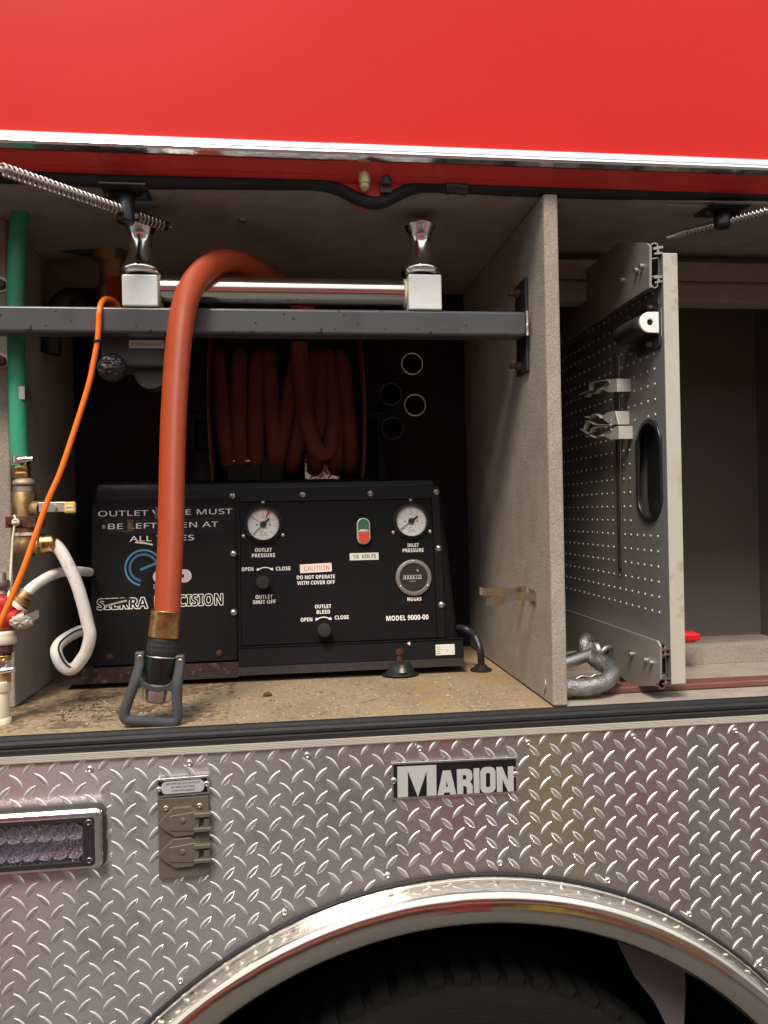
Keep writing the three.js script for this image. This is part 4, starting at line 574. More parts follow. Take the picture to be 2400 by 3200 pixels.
  part(Oc, 'cord_line', tube([P(372, 962, -.16), P(358, 943, -.15), P(334, 934, -.128), P(317, 946, -.105), P(310, 975, -.0955), P(308, 1015, -.095), P(304, 1068, -.094), P(292, 1132, -.091), P(276, 1206, -.088), P(231, 1350, -.082), P(188, 1476, -.077), P(150, 1563, -.072), P(111, 1672, -.066), P(72, 1780, -.06), P(28, 1884, -.055), P(-12, 1972, -.05)], .0043, 140, 14), M([.86, .17, .014], .3));
  part(Oc, 'cable_tie', new THREE.TorusGeometry(.0062, .0018, 8, 20).rotateX(Math.PI / 2).rotateZ(.15).translate(P(305, 1066, -.094).x, P(305, 1066, -.094).y, -.094), M([.012, .012, .012], .4));
  const zb = LWZ + .001; for (const [x, y, lb] of [[3, 890, 'dark bolt at the left end wall above the bar'], [4, 1128, 'dark bolt at the left end wall below the bar']]) { const p = Pz(x, y, zb), w = thing('wall_bolt', lb, 'bolt', p.toArray()); part(w, 'bolt_head', toZ(new THREE.CylinderGeometry(.0085, .0095, .008, 6)), M([.07, .055, .045], .6, .4), [p.x, p.y, p.z + .004]); part(w, 'washer', toZ(new THREE.CylinderGeometry(.013, .013, .0015, 20)), steelDull, [p.x, p.y, p.z + .0005]); }
}
// ------------------------------------------------------------------ spring clip on the partition
function ribbon(pts, w, t) {  // a strip of sheet: pts are [center, across vector]
  const c = curve(pts, .5), n = 60, pos = [], idx = []; const P = c.getPoints(n), side = w.clone();
  for (let i = 0; i <= n; i++) { const tan = c.getTangent(i / n), nn = tan.clone().cross(side).normalize().multiplyScalar(t / 2); for (const [a, b] of [[1, 1], [1, -1], [-1, -1], [-1, 1]]) { const q = P[i].clone().addScaledVector(side, a).addScaledVector(nn, b); pos.push(q.x, q.y, q.z); } }
  for (let i = 0; i < n; i++) for (let k = 0; k < 4; k++) { const a = i * 4 + k, b = i * 4 + (k + 1) % 4; idx.push(a, b, a + 4, b, b + 4, a + 4); }
  idx.push(0, 2, 1, 0, 3, 2, n * 4, n * 4 + 1, n * 4 + 2, n * 4, n * 4 + 2, n * 4 + 3);
  let g = new THREE.BufferGeometry(); g.setAttribute('position', new THREE.Float32BufferAttribute(pos, 3)); g.setIndex(idx); g = g.toNonIndexed(); g.computeVertexNormals(); boxUV(g); return toCreasedNormals(g, .5);
}
{
  const a = Px(1676, 1868, .4125), C = thing('spring_clip', 'steel spring tool clip sticking out from the left face of the partition', 'clip', a.toArray()), cm = M([.66, .6, .5], .2, 1);
  const zf = a.z, zr = zf - .055, up = V(0, .0068, .0015);
  part(C, 'clip_arm', ribbon([V(.412, a.y, zf), Pz(1640, 1864, zf + .003), Pz(1610, 1864, zf + .003), Pz(1594, 1870, zf), Pz(1570, 1877, zf - .002), Pz(1535, 1878, zf - .002), Pz(1522, 1881, zf + .004)], up, .0012), cm);
  part(C, 'clip_arm', ribbon([V(.412, Pz(1672, 1852, zf - .01).y, zf - .012), Pz(1655, 1842, zr), Pz(1635, 1843, zr), Pz(1605, 1850, zr), Pz(1570, 1848, zr), Pz(1515, 1849, zr), Pz(1499, 1846, zr - .005)], up, .0012), cm);
  part(C, 'clip_base', rbox(.4095, .4123, a.y - .009, a.y + .012, zf - .03, zf + .002, .0008), cm);
}
// ------------------------------------------------------------------ pull-out tool board
{
  const X = .612, B = thing('tool_board', 'grey perforated pull-out tool board on slides with clips and a black slot handle', 'tool board', [X + .012, FLOOR, -.2]);
  const boardM = M([.18, .17, .165], .5, .2, { map: dtex(512, (u, v) => { const n = fbm(u, v, 7, 14, 4), s = vnoise(u * 3 % 1, v, 90, 3); let k = .85 + .3 * n; let c = [k, k, k * .99]; c = mix(c, [1.3, 1.15, .8], sstep(.68, .85, fbm(u, v, 9, 99, 3)) * .6); return mix(c, [.3, .3, .3], sstep(.85, .95, s) * .3); }, .4) });
  const zF = -.032, yT = 2.061, yB = 1.36, zBk = -.555;
  const hz = (x) => Px(x, 1470, X).z, h0 = hz(1996), h1 = hz(2067), hy1 = Px(2030, 1317, X).y, hy0 = Px(2032, 1624, X).y, hr = (h1 - h0) / 2;
  const face = new THREE.Shape([[-zF, yB], [-zBk, yB], [-zBk, yT], [-zF, yT]].map((p) => new THREE.Vector2(...p)));
  const stad = (o) => { const s = rrShape(-h1 - o, -h0 + o, hy0 - o, hy1 + o, hr + o); return s; };
  const hole = new THREE.Path(stad(0).getPoints(16));
  part(B, 'perforated_panel', boxUV(extr(face, .003, 0, 1, [hole]).rotateY(Math.PI / 2).translate(X, 0, 0)), boardM);
  part(B, 'back_panel', box(X + .022, X + .025, yB, yT, zBk, zF - .004), boardM);
  part(B, 'front_post', rbox(X + .0005, X + .0258, yB, yT + .001, zF - .004, zF + .001, .002, 3), M([.46, .45, .41], .5, .1, { map: dtex(512, (u, v) => { const n = fbm(u, v, 6, 15, 5), s = fbm(u, v, 30, 45, 3); let c = mix([.92, .92, .9], [1.02, .98, .88], n); c = mix(c, [.72, .6, .47], sstep(.5, .72, n) * .2); return mix(c, [.55, .45, .34], sstep(.62, .8, s) * sstep(.55, .65, fbm(u, v, 5, 145, 2)) * .5); }, .5) }));
  const hm = M([.014, .014, .016], .35);
  const ringS = stad(.0035); ringS.holes.push(new THREE.Path(stad(-.002).getPoints(16)));
  const hd = part(B, 'handle_slot', boxUV(merge([new THREE.ExtrudeGeometry(ringS, { depth: .004, bevelEnabled: true, bevelSize: .001, bevelThickness: .001, bevelSegments: 2 }).rotateY(Math.PI / 2).translate(X - .003, 0, 0), new THREE.ExtrudeGeometry(stad(-.001), { depth: .002, bevelEnabled: false }).rotateY(Math.PI / 2).translate(X + .015, 0, 0)])), hm); label(hd, 'black slot shaped handle');
  const dot = new THREE.SphereGeometry(.0026, 8, 5).scale(.55, 1, 1), dots = []; const pz0 = -.067, py0 = 2.0065, pitch = .0254;
  const px = (x, y, z) => { const d = V(x, y, z).sub(CAM), w = d.dot(fwd); return [1200 + FPX * d.dot(rgt) / w, 1600 - FPX * d.dot(upv) / w]; };
  for (let j = 0; j < 22; j++) for (let i = 0; i < 19; i++) { const y = py0 - j * pitch, z = pz0 - i * pitch; const [u, v] = px(X, y, z); if (u > 1985 && v > 1305 && v < 1640 && u < 2080) continue; if (u > 1895 && v > 950 && v < 1095 && j > 0 && i < 6) continue; dots.push(dot.clone().translate(X - .0002, y, z)); }
  part(B, 'punched_dots', merge(dots), M([.66, .64, .6], .35, .5)).userData.kind = 'stuff';
  // top and bottom brackets, edge on to us
  const bx = X - .028, brM = M([.36, .32, .285], .5, .6, { map: dtex(256, (u, v) => { const k = .8 + .35 * fbm(u, v, 8, 27, 5), f = vnoise(u, v, 110, 6); return [k, k, k].map((q) => q + (f > .86 ? .2 : 0)); }, .25) });
  const PX = (x, y) => { const p = Px(x, y, bx); return [-p.z, p.y]; };
  const tb = [PX(2030, 898), PX(2030, 770), PX(2022, 760), PX(1935, 756)]; const yT2 = tb[3][1]; tb.push([.555, yT2], [.555, tb[0][1] - .002]);
  part(B, 'slide_bracket', boxUV(extr(tb, .004, .0006).rotateY(Math.PI / 2).translate(bx, 0, 0)), brM);
  const bb = [PX(2053, 2003), PX(2062, 2020), PX(2062, 2122), PX(2046, 2143), PX(1975, 2146), PX(1938, 2112)]; bb.push([.555, bb[5][1]], [.555, bb[0][1]]);
  part(B, 'slide_bracket', boxUV(extr(bb, .004, .0006).rotateY(Math.PI / 2).translate(bx, 0, 0)), brM);
  const bolt = merge([new THREE.CylinderGeometry(.005, .005, .007, 6).rotateZ(Math.PI / 2)]);
  for (const [x, y] of [[1993, 846], [2009, 833], [1949, 876], [1977, 2044], [2022, 2063], [2039, 2071]]) { const p = Px(x, y, bx); part(B, 'bolt', bolt, steelDull, [bx - .003, p.y, p.z]); }
  // ball slides: bent sheet seen end on
  const wallp = (pts, t, z0, z1) => merge(pts.slice(1).map((p, i) => { const a = V(pts[i][0], pts[i][1], 0), b = V(p[0], p[1], 0), l = a.distanceTo(b); return boxUV(new THREE.BoxGeometry(l + t * .8, t, z1 - z0).rotateZ(Math.atan2(b.y - a.y, b.x - a.x)).translate((a.x + b.x) / 2, (a.y + b.y) / 2, (z0 + z1) / 2)); }));
  const sm = M([.72, .70, .64], .3, 1), zs = -.036;
  for (const [ox, oy, nm, k] of [[2030, 756, 'upper', 1], [2053, 2008, 'lower', 1]]) {
    const S = (x, y) => { const p = Pz(x + ox, y + oy, zs); return [p.x, p.y]; };
    part(B, 'ball_slide', merge([wallp([S(26, 18), S(24, 6), S(14, 3), S(4, 9), S(3, 60), S(4, 134), S(14, 144), S(24, 140), S(26, 130)], .0017, -.55, zs), wallp([S(10, 50), S(32, 46), S(33, 102), S(12, 106)], .0017, -.55, zs - .004)]), sm);
    part(B, 'slide_bearing', merge([wallp([S(12, 22), S(36, 18)], .004, -.55, zs + .003), wallp([S(14, 38), S(36, 36)], .003, -.55, zs + .003), wallp([S(24, 18), S(25, 38)], .004, -.55, zs + .002), wallp([S(14, 112), S(36, 110)], .004, -.55, zs + .003), wallp([S(16, 128), S(36, 124)], .003, -.55, zs + .003), wallp([S(26, 110), S(26, 126)], .004, -.55, zs + .002)]), M([.5, .48, .42], .35, 1));
  }
  // black holder with a white lug
  const L = Px(2026, 1009, X - .02), lz = L.z, R = .0165;
  const hp = part(B, 'tool_holder', merge([boxUV(extr(rrShape(-.0, .085, -.041, .037, .008), .004, .0008).rotateY(Math.PI / 2).translate(X - .0045, L.y, lz + .006)), new THREE.CapsuleGeometry(R, .075, 8, 24).rotateX(Math.PI / 2).translate(L.x - .003, L.y, lz - .054), box(L.x - .003, X - .002, L.y - R, L.y + R, lz - .08, lz - .001)]), M([.022, .022, .023], .5)); label(hp, 'black tool holder with a white lug');
  const sh = new THREE.Shape(); sh.absarc(0, 0, R * 1.02, Math.PI / 2, Math.PI * 1.5, false); sh.lineTo(X - L.x - .004, -R * 1.05); sh.quadraticCurveTo(X - L.x, -R * 1.1, X - L.x, -R * 1.7); sh.lineTo(X - L.x + .003, -R * 1.7); sh.lineTo(X - L.x + .003, R * 1.6); sh.lineTo(X - L.x, R * 1.6); sh.quadraticCurveTo(X - L.x, R * 1.1, X - L.x - .006, R * 1.04); sh.closePath(); const hh = new THREE.Path(); hh.absarc(.001, 0, .0054, 0, Math.PI * 2, true);
  label(part(hp, 'lug', extr(sh, .005, .0008, 2, [hh]).translate(L.x, L.y, lz), M([.78, .78, .75], .35)), 'white lug with a round hole');
  for (const [x, y] of [[2035, 961], [1968, 993], [2032, 1076], [1972, 1102]]) { const p = Px(x, y, X - .006); part(hp, 'bolt', bolt, steelDull, [X - .008, p.y, p.z]); }
  // clips
  const cm = M([.72, .7, .63], .38, .4), cx = X - .026, Q = (x, y) => Px(1780 + x * .205, 1150 + y * .205, cx), wv = V(.0045, 0, 0);
  const clipOf = (body, arms, hole2) => { const q = body.map(([x, y]) => { const p = Q(x, y); return [-p.z, p.y]; }); const c = part(B, 'tool_clip', boxUV(merge([extr(q, .0016).rotateY(Math.PI / 2).translate(cx, 0, 0), ((p0, p1) => box(cx, X, Math.min(p0.y, p1.y), Math.max(p0.y, p1.y), p0.z - .0008, p0.z + .0008))(Q(body[2][0], body[2][1] + 4), Q(body[3][0], body[3][1] - 4))])), cm);
    for (const a of arms) part(c, 'clip_arm', ribbon(a.map(([x, y]) => Q(x, y)), wv, .0014), cm); const h = Q(...hole2); part(c, 'rivet', new THREE.SphereGeometry(.003, 12, 8).scale(.5, 1, 1), steelDull, [cx - .0005, h.y, h.z]); };
  clipOf([[470, 310], [600, 178], [715, 160], [722, 362], [600, 368], [540, 345]], [[[600, 182], [470, 200], [380, 213], [335, 245], [335, 325], [300, 352], [210, 385], [155, 410]], [[500, 320], [460, 325], [435, 368], [400, 385], [310, 392], [285, 440]]], [600, 222]);
  clipOf([[480, 740], [590, 672], [692, 655], [745, 852], [640, 868], [530, 795]], [[[500, 760], [450, 722], [390, 705], [345, 745], [310, 765], [260, 740]], [[640, 866], [520, 866], [410, 860], [340, 825], [295, 808], [270, 850], [240, 935]]], [622, 808]);
  clipOf([[490, 1015], [560, 965], [742, 880], [745, 1084], [615, 1084], [540, 1050]], [[[600, 895], [430, 900], [370, 925], [320, 1000], [280, 990], [185, 930]], [[520, 1030], [470, 1030], [430, 1066], [380, 1050], [325, 1022], [270, 1055]]], [625, 944]);
  // thin blade hanging behind the clips
  const s0 = Px(1921, 1105, X - .008), s1 = Px(1927, 1440, X - .007), s2 = Px(1936, 1775, X - .006);
  part(B, 'hanging_blade', ribbon([V(s0.x, s0.y, s0.z), V(s1.x, s1.y, s1.z + .004), V(s2.x, s2.y, s2.z)], V(0, 0, .006), .0014), M([.1, .085, .085], .4, .6));
  const s3 = Px(1934, 1110, X - .0035), s4 = Px(1945, 1790, X - .0035); part(B, 'seam_strip', rod(s3, s4, .0009, 6), M([.7, .68, .64], .3, 1));
}
// ------------------------------------------------------------------ shackle, red grip, grit
{
  const S = thing('bow_shackle', 'heavy worn steel bow shackle lying behind the foot of the partition', 'shackle', [.5, FLOOR, -.09]);
  const sm = M([.42, .41, .41], .38, .85, { map: dtex(256, (u, v) => { const n = fbm(u * 2 % 1, v, 8, 7, 5), f = vnoise(u * 2 % 1, v, 70, 3); return mix(mix([.8, .8, .8], [.58, .57, .56], sstep(.4, .6, n)), [1.25, 1.22, 1.15], sstep(.78, .9, f) * sstep(.5, .65, fbm(u, v, 10, 70, 3)) * .6); }), bumpMap: bumpFine(14, 60, 8), bumpScale: .0008 });
  part(S, 'bow', tube([Pz(1700, 2140, -.075), Pz(1760, 2146, -.068), Pz(1830, 2147, -.066), Pz(1885, 2133, -.07), Pz(1912, 2107, -.085), Pz(1900, 2080, -.11), Pz(1868, 2066, -.13), Pz(1848, 2046, -.15), Pz(1836, 2022, -.165)], .0142, 80, 20), sm);
  const e = Pz(1832, 2024, -.172); part(S, 'eye', merge([new THREE.TorusGeometry(.0155, .0115, 14, 28).rotateY(.9).translate(e.x, e.y, e.z)]), sm);
  part(S, 'pin', merge([rod(Pz(1735, 2080, -.125), Pz(1858, 2040, -.15), .0115, 20), rod(Pz(1856, 2036, -.165), Pz(1866, 2034, -.165), .02, 24)]), M([.55, .53, .5], .35, 1));
  const k = Pz(1891, 2041, -.175); part(S, 'pin_ring', new THREE.TorusGeometry(.0125, .0058, 12, 28).rotateX(.5).rotateY(.5).translate(k.x, k.y, k.z), M([.34, .33, .32], .4, .9));
  part(S, 'split_pin', tube([Pz(1800, 2122, -.1), Pz(1820, 2113, -.1), Pz(1845, 2116, -.1), Pz(1860, 2108, -.1)], .0022, 20, 8), steelDull);
  const r = Py(2168, 2005, FLOOR), h = thing('red_grip', 'bright red tool handle end showing past the right side of the tool board', 'handle', r.toArray());
  const hz = -.24; part(h, 'grip', capTube([Pz(2105, 1990, hz), Pz(2162, 1990, hz)], .0118, 10, 18), M([.60, .012, .012], .35), null); part(h, 'grip_end', rbox(Pz(2130, 1990, hz).x, Pz(2181, 1990, hz).x, Pz(2160, 2001, hz).y, Pz(2160, 1978, hz).y, hz - .01, hz + .012, .004, 3), M([.60, .012, .012], .35));
  // grit and paint chips scattered on the floor
  const chip = (n, f, mats) => { const l = []; for (let i = 0; i < n; i++) { const [x, z, s] = f(); const g = new THREE.IcosahedronGeometry(s, 0); const p = g.attributes.position; g.scale(rr(.7, 1.6), rr(.25, .6), rr(.6, 1.2)); g.rotateY(rnd() * 6).translate(x, FLOOR + s * .25, z); l.push(g); } return merge(l); };
  const dk = thing('floor_grit', 'dark flakes and grit scattered on the floor by the hose grip', 'debris', [-.2, FLOOR, -.12]); dk.userData.kind = 'stuff';
  part(dk, 'dark_flakes', chip(300, () => { const t = rnd(); return [-.38 + .4 * rnd() * rnd() + .02 * rnd(), -.09 - .17 * rnd() * (.6 + .4 * rnd()), .0008 + .002 * t * t * t]; }), M([.05, .032, .02], .9)).userData.kind = 'stuff';
  part(dk, 'pale_chips', chip(230, () => { const t = rnd(); return [-.4 + .72 * rnd(), -.04 - .24 * rnd(), .0008 + .0018 * t * t * t]; }), M([.46, .40, .32], .9)).userData.kind = 'stuff';
  const p = Py(836, 2176, FLOOR), st = thing('pebble', 'single brown lump of dirt lying alone on the buff floor', 'pebble', p.toArray()); part(st, 'lump', (() => { const g = new THREE.IcosahedronGeometry(.0058, 2), q = g.attributes.position; for (let i = 0; i < q.count; i++) { const k = .8 + .4 * hash(q.getX(i) * 4000, q.getY(i) * 4000, Math.round(q.getZ(i) * 4000)); q.setXYZ(i, q.getX(i) * k * 1.3, q.getY(i) * k * .8, q.getZ(i) * k); } g.computeVertexNormals(); return g; })(), M([.09, .045, .02], .95), [p.x, p.y + .003, p.z]);
}
// ------------------------------------------------------------------ fittings on the diamond plate: parts of the truck
{
  const inset = (x0, x1, y0, y1, z0, z1, r, b) => extr(rrShape(x0, x1, y0, y1, r), z1 - z0, b, 2).translate(0, 0, z0);
  // maker's plate
  const tl = Pz(1222, 2384, .004), br = Pz(1619, 2478, .004), tr = Pz(1616, 2365, .004), bl = Pz(1226, 2499, .004);
  const cx = (tl.x + br.x + tr.x + bl.x) / 4, cy = (tl.y + br.y + tr.y + bl.y) / 4, w = (tr.x + br.x - tl.x - bl.x) / 2, h = (tl.y + tr.y - bl.y - br.y) / 2, tilt = Math.atan2(tr.y - tl.y, tr.x - tl.x);
  const np = part(truck, 'name_plate', extr(rrShape(-w / 2, w / 2, -h / 2, h / 2, .0015), .0022, .0006, 2), M([.7, .69, .67], .32, 1), [cx, cy, .0022], [0, 0, tilt]); label(np, 'black nameplate with silver letters MARION');
  part(np, 'black_field', extr(rrShape(-w / 2 + .0028, w / 2 - .0028, -h / 2 + .003, h / 2 - .003, .001), .0004).translate(0, 0, .0021), MP([.01, .01, .011], .4, 0, { specularIntensity: .4 }));
  // raised silver letters, drawn to the plate's own outlines (units: plate photo pixels / 1500 wide)
  const k = w / 1500, fx = (x) => (x - 830) * k, fy = (y) => (345 - y) * k;   // x 80..1580, y 130..600 levelled
  const sil = M([.40, .41, .40], .5, .15), LET = (pts, holes = []) => { const s = Array.isArray(pts) ? new THREE.Shape(pts.map(([x, y]) => new THREE.Vector2(fx(x), fy(y)))) : pts; return extr(s, .0007, 0, 1, holes).translate(0, 0, .0023); };
  const hole = (pts) => new THREE.Path(pts.map(([x, y]) => new THREE.Vector2(fx(x), fy(y))));
  const T = 178, Bt = 532, t2 = 232; // letter tops and foot, levelled
  part(np, 'letter_m', LET([[146, T], [604, T], [604, Bt], [490, Bt], [490, t2 + 10], [384, Bt + 6], [268, t2], [268, Bt], [146, Bt]]), sil);
  part(np, 'letter_a', LET([[680, t2 + 16], [775, t2 + 18], [838, Bt], [766, Bt], [757, 505], [697, 505], [688, Bt], [616, Bt]], [hole([[728, 375], [714, 440], [742, 440]])]), sil);
  part(np, 'letter_r', (() => { const s = new THREE.Shape(); const m = (x, y) => [fx(x), fy(y)]; s.moveTo(...m(846, t2 + 10)); s.lineTo(...m(960, t2 + 10)); s.quadraticCurveTo(...m(1032, t2 + 12), ...m(1032, 322)); s.quadraticCurveTo(...m(1030, 385), ...m(1000, 398)); s.quadraticCurveTo(...m(1034, 412), ...m(1034, 460)); s.lineTo(...m(1036, Bt)); s.lineTo(...m(966, Bt)); s.lineTo(...m(965, 465)); s.quadraticCurveTo(...m(960, 440), ...m(922, 440)); s.lineTo(...m(922, Bt)); s.lineTo(...m(850, Bt)); s.closePath(); return LET(s, [hole([[918, 312], [950, 314], [962, 330], [960, 352], [948, 366], [918, 368]])]); })(), sil);
  part(np, 'letter_i', LET([[1046, t2 + 8], [1116, t2 + 8], [1118, Bt], [1050, Bt]]), sil);
  part(np, 'letter_o', LET(rrShape(fx(1128), fx(1310), fy(Bt + 3), fy(t2), .0085), [new THREE.Path(rrShape(fx(1194), fx(1246), fy(470), fy(302), .0024).getPoints(8))]), sil);
  part(np, 'letter_n', LET([[1322, t2 + 6], [1390, t2 + 6], [1460, 400], [1460, t2 + 6], [1528, t2 + 6], [1530, Bt], [1460, Bt], [1394, 385], [1394, Bt], [1326, Bt]]), sil);
  part(np, 'mark_ring', new THREE.TorusGeometry(12 * k, 2.2 * k, 6, 18).translate(fx(1547), fy(262), .0025), sil);
  for (const x of [-w / 2 + .0032, w / 2 - .0032]) part(np, 'rivet', toZ(lathe([[0, .0022], [.0025, .002], [.0042, .001], [.0048, 0]], 18)).translate(x, .001, .0021), steel);
  // outlet
  const P = (x, y, z = .004) => Pz(460 + x * .1627, 2400 + y * .1627, z), gm = M([.115, .098, .076], .55, .3, { map: dtex(128, (u, v) => { const q = .8 + .4 * fbm(u, v, 7, 5, 4); return [q, q, q]; }, .08) });
  const y0 = P(700, 2085).y, y1 = P(690, 545).y, x0 = P(215, 1300).x, x1 = P(1200, 1300).x;
  const ro = part(truck, 'receptacle_outlet', inset(x0, x1, y0, y1, .001, .0075, .0015, .0012), gm); label(ro, 'olive grey power outlet with two spring lids');
  const lid = (dy) => { const q = (x, y) => { const p = P(x, y + dy, .0125); return [p.x, p.y]; }; const s = [q(210, 1090), q(300, 960), q(500, 765), q(840, 735), q(930, 820), q(990, 880), q(990, 1180), q(880, 1300), q(540, 1335), q(300, 1190)]; return merge([extr(s, .006, .0015, 2).translate(0, 0, .0068), (() => { const b = [q(420, 925), q(880, 838), q(1000, 850), q(1000, 1205), q(425, 1205)]; return extr(b, .002, .0006).translate(0, 0, .0123); })(), ...[[905, 830, 1225, 940], [905, 1110, 1235, 1215]].map(([a, b, c, d]) => { const e = q(a, d), f = q(c, b); return boxUV(new RoundedBoxGeometry(f[0] - e[0], f[1] - e[1], .010, 2, .0015).translate((e[0] + f[0]) / 2, (e[1] + f[1]) / 2, .0135)); }), new THREE.CylinderGeometry(.0043, .0043, q(1140, 960)[1] - q(1140, 1115)[1], 16).translate(q(1145, 1040)[0], (q(1140, 960)[1] + q(1140, 1115)[1]) / 2, .0125), new THREE.SphereGeometry(.0044, 16, 8).scale(1, 1, .35).translate(q(690, 1005)[0], q(690, 1005)[1], .0145)]); };
  part(ro, 'flip_lid', lid(0), gm); part(ro, 'flip_lid', lid(598), gm);
  const sg = toZ(lathe([[0, .0014], [.0012, .0014], [.0016, .0024], [.0036, .0018], [.0043, 0]], 16)); for (const [x, y] of [[360, 775], [1005, 725]]) { const p = P(x, y, .0075); part(ro, 'screw', sg, M([.5, .46, .36], .4, 1), [p.x, p.y, .0073]); }
  const lx0 = P(185, 350).x, lx1 = P(1198, 300).x, ly0 = P(690, 505).y, ly1 = P(690, 152).y; const lt = Math.atan2(P(1190, 115).y - P(185, 205).y, lx1 - lx0);
  const lp = part(ro, 'rating_plate', extr(rrShape(-(lx1 - lx0) / 2, (lx1 - lx0) / 2, -(ly1 - ly0) / 2, (ly1 - ly0) / 2, .002), .003, .0006, 2), M([.66, .66, .66], .35, 1), [(lx0 + lx1) / 2, (ly0 + ly1) / 2 - .0005, .006], [0, 0, lt * .6]);
  { const W = 1024, H = 360, c = document.createElement('canvas'); c.width = W; c.height = H; const g = c.getContext('2d'); g.fillStyle = '#151517'; g.fillRect(0, 0, W, H); g.fillStyle = '#b3b2b6'; g.beginPath(); g.moveTo(170, 24); g.lineTo(W - 170, 24); g.quadraticCurveTo(W - 60, 30, W - 62, H / 2); g.quadraticCurveTo(W - 60, H - 30, W - 170, H - 24); g.lineTo(170, H - 24); g.quadraticCurveTo(60, H - 30, 62, H / 2); g.quadraticCurveTo(60, 30, 170, 24); g.fill();
    word(g, 'RECEPTACLE OUTLET', W / 2 + 6, 92, 720, 46, 'bold', '#1a1a1d'); word(g, '20 AMP RATING', W / 2, 180, 510, 46, 'bold', '#1a1a1d'); word(g, '120V/1PH/60HZ', W / 2, 268, 500, 46, 'bold', '#1a1a1d'); const t = new THREE.CanvasTexture(c); t.colorSpace = THREE.SRGBColorSpace;
    const a = (lx1 - lx0) - .0058, b = (ly1 - ly0) - .0058; const f = new THREE.BoxGeometry(a, b, .0004).translate(0, 0, .0032); const m = new THREE.Mesh(f, M(0xffffff, .4, .3, { map: t })); lp.geometry = lp.geometry; lp.userData.label = 'small plate reading RECEPTACLE OUTLET'; const pr = part(ro, 'printed_face', f, m.material, [lp.position.x, lp.position.y, lp.position.z + .0], [0, 0, lt * .6]);
    for (const s of [-1, 1]) part(ro, 'screw', sg, steel, [lp.position.x + s * (a / 2 - .001), lp.position.y + s * .0016 * 1.2, lp.position.z + .0033]); }
  // warning light: chrome bezel, dark gasket, clear lens over a row of cups
  const E = (x, y, z = .02) => Pz(x * .205, 2480 + y * .205, z); const bx1 = E(1565, 700, .012).x, by1 = E(1500, 225, .014).y, by0 = E(1500, 1125, .014).y, bx0 = bx1 - .19;
  part(truck, 'light_gasket', inset(bx0 - .004, bx1 + .003, by0 - .004, by1 + .0045, .0005, .004, .012, .001), M([.05, .045, .04], .7));
  const wl = part(truck, 'warning_light', (() => { const s = rrShape(bx0, bx1, by0, by1, .0085), ix1 = bx1 - .0125, iy1 = by1 - .0125, iy0 = by0 + .0085; const hl = new THREE.Path(rrShape(bx0 + .0125, ix1, iy0, iy1, .006).getPoints(10)); return extr(s, .016, .005, 4, [hl]).translate(0, 0, .003); })(), chrome); label(wl, 'chrome framed clear warning light at the left edge');
  const ix0 = bx0 + .0125, ix1 = bx1 - .0125, iy1 = by1 - .0125, iy0 = by0 + .0085, dkm = M([.02, .018, .02], .3);
  part(wl, 'light_housing', merge([box(ix0, ix1, iy0, iy1, .0035, .005), (() => { const s = rrShape(ix0 - .0035, ix1 + .0035, iy0 - .0035, iy1 + .0035, .006), hl = new THREE.Path(rrShape(ix0 + .003, ix1 - .013, iy0 + .004, iy1 - .004, .004).getPoints(8)); return extr(s, .0165, .001, 2, [hl]).translate(0, 0, .003); })()]), dkm);
  const cup = toZ(lathe([[.003, .0], [.006, .001], [.0095, .004], [.012, .009]], 20)), cm = M([.66, .6, .67], .35, 1, { bumpMap: dtex(128, (u, v) => vnoise(u, v, 40, 3), 0, true), bumpScale: .002 }); const lw2 = ix1 - .013 - (ix0 + .003), lh = iy1 - iy0 - .008;
  for (let i = 0; i < 7; i++) for (let j = 0; j < 2; j++) part(wl, 'reflector_cup', cup, cm, [ix1 - .013 - .0125 - i * .0205, iy0 + .004 + lh * (j ? .74 : .26), .0055]);
  part(wl, 'reflector_back', box(ix0 + .003, ix1 - .013, iy0 + .004, iy1 - .004, .0053, .0062), M([.27, .23, .265], .4, .4));
  const lensB = dtex(256, (u, v) => .5 * vnoise(u, v * .08 % 1, 120, 7) + .5 * vnoise(u, v * .3 % 1, 70, 12), 0, true); lensB.repeat.set(1, 1);
  const lens = new THREE.PlaneGeometry(lw2, lh, 1, 1).translate((ix0 + .003 + ix1 - .013) / 2, (iy0 + iy1) / 2, .0172); part(wl, 'lens', lens, MP([.8, .74, .8], .16, 0, { transmission: 1, thickness: 0, bumpMap: lensB, bumpScale: .02 }));
  for (const y of [iy1 - .0045, iy0 + .0045]) part(wl, 'screw', toZ(lathe([[0, .001], [.0022, .001], [.0028, .0026], [.0044, .0022], [.005, 0]], 16)).translate(ix1 - .0045, y, .0192), M([.2, .19, .2], .25, 1));
}
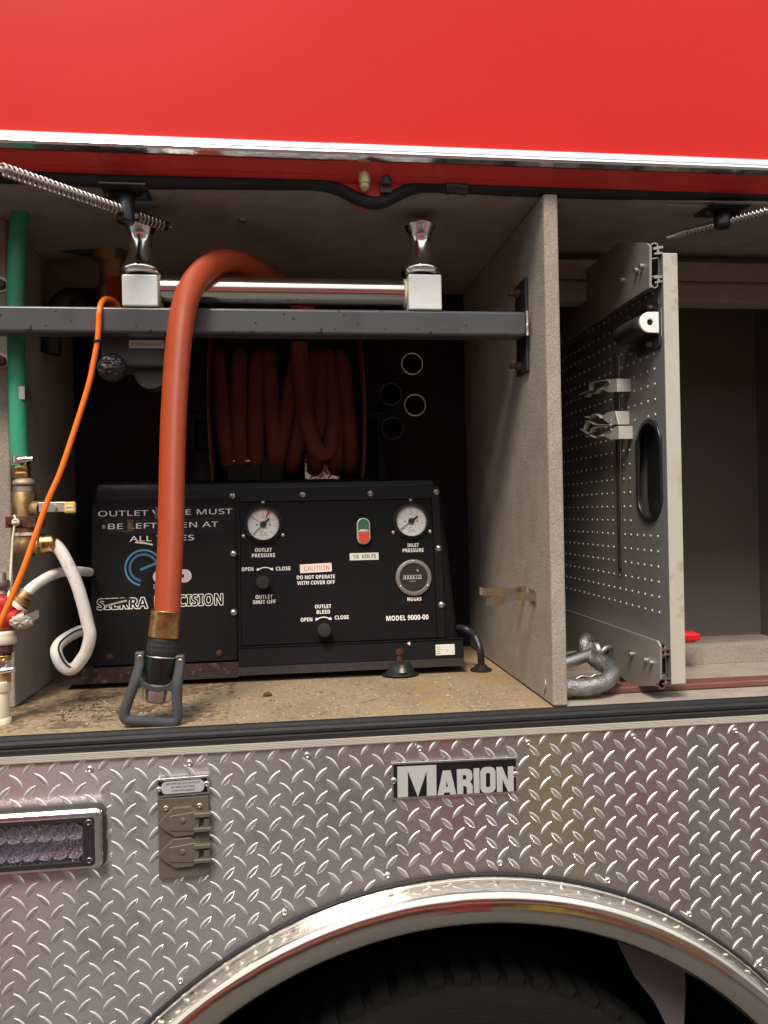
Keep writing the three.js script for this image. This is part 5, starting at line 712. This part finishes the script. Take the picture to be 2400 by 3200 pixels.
// ------------------------------------------------------------------ what the polished metal mirrors: the yard and engine, plus an added building against low sky
{
  const g = new THREE.Mesh(new THREE.PlaneGeometry(160, 160, 1, 1).rotateX(-Math.PI / 2), M(0xffffff, .9, 0, { map: dtex(256, (u, v) => { const n = fbm(u, v, 5, 4, 5); const k = .045 + .04 * n; return [k * 1.02, k, k * .95]; }, 3) })); boxUV(g.geometry); g.name = 'ground'; g.receiveShadow = true; g.userData = { kind: 'structure', label: 'pale concrete yard in front of the truck' }; scene.add(g);
  const T = thing('parked_fire_engine', 'dull red fire engine with a pale stripe parked opposite', 'fire engine', [-.4, 0, 5.6]);
  part(T, 'body', rbox(-4.2, 3.2, .5, 2.75, 5, 7.2, .05, 3), M([.34, .05, .045], .45));
  part(T, 'stripe', box(-4.19, 3.19, 1.25, 1.42, 4.992, 5.02), M([.6, .58, .54], .5));
  part(T, 'skirt', box(-4.15, 3.15, .32, .5, 5.05, 7.1), M([.03, .03, .03], .6));
  const Bd = thing('sky_block_building', 'unseen brick building added behind the parked fire engine to block low sky', 'building', [0, 0, 11]); part(Bd, 'wall', box(-16, 16, 0, 5.0, 9, 15), M(0xffffff, .9, 0, { map: dtex(256, (u, v) => { const r = Math.floor(v * 14), c = Math.floor(u * 5 + (r % 2) * .5), e = (v * 14 % 1) < .1 || ((u * 5 + (r % 2) * .5) % 1) < .04; const k = .8 + .4 * hash(c, r, 5); return e ? [.2, .18, .16] : [.2 * k, .12 * k, .085 * k]; }, 1.1) })); part(Bd, 'roof_edge', box(-16.2, 16.2, 5.0, 5.25, 8.8, 15.2), M([.3, .29, .27], .7)); for (const x of [-9, -3.5, 5, 10]) part(Bd, 'garage_door', box(x, x + 3.6, 0, 3.6, 8.95, 8.98), M([.3, .28, .25], .5));  // added building, out of view, cuts the low sky so the bays darken
  for (const x of [-3.2, 2]) part(T, 'wheel', new THREE.CylinderGeometry(.5, .5, .3, 40).rotateX(Math.PI / 2), M([.03, .03, .03], .8), [x, .5, 5.12]);
  part(T, 'windscreen', box(1.7, 2.9, 1.6, 2.4, 4.99, 5.01), MP([.03, .04, .05], .05));
}
{
  const bar = (lb, x, z, w, h, c) => { const T = thing('added_tint_board', lb, 'barrier', [x, 0, z]); part(T, 'board', rbox(x - w / 2, x + w / 2, .12, h, z - .03, z + .03, .02), M(c, .5)); for (const s of [-1, 1]) part(T, 'foot', rbox(x + s * w * .4 - .03, x + s * w * .4 + .03, 0, .12, z - .2, z + .2, .01), M([.05, .05, .05], .7)); };  // unseen coloured boards, added to tint reflections in the tread plate
  bar('narrow red board added out of view opposite the nameplate to tint the plate', .66, 2.1, .17, .95, [.6, .04, .04]); bar('wider red board added out of view right of the yellow one', 1.54, 2.1, .2, .95, [.55, .06, .06]);
  bar('yellow board added out of view between the red ones', 1.12, 2.1, .3, .85, [.7, .5, .05]); bar('orange board added out of view furthest to the right', 2.1, 2.1, .32, 1.0, [.5, .14, .04]); bar('red board added out of view furthest to the left', -1.22, 2.1, .5, 1.0, [.55, .06, .045]);
}
renderer.render(scene, camera);
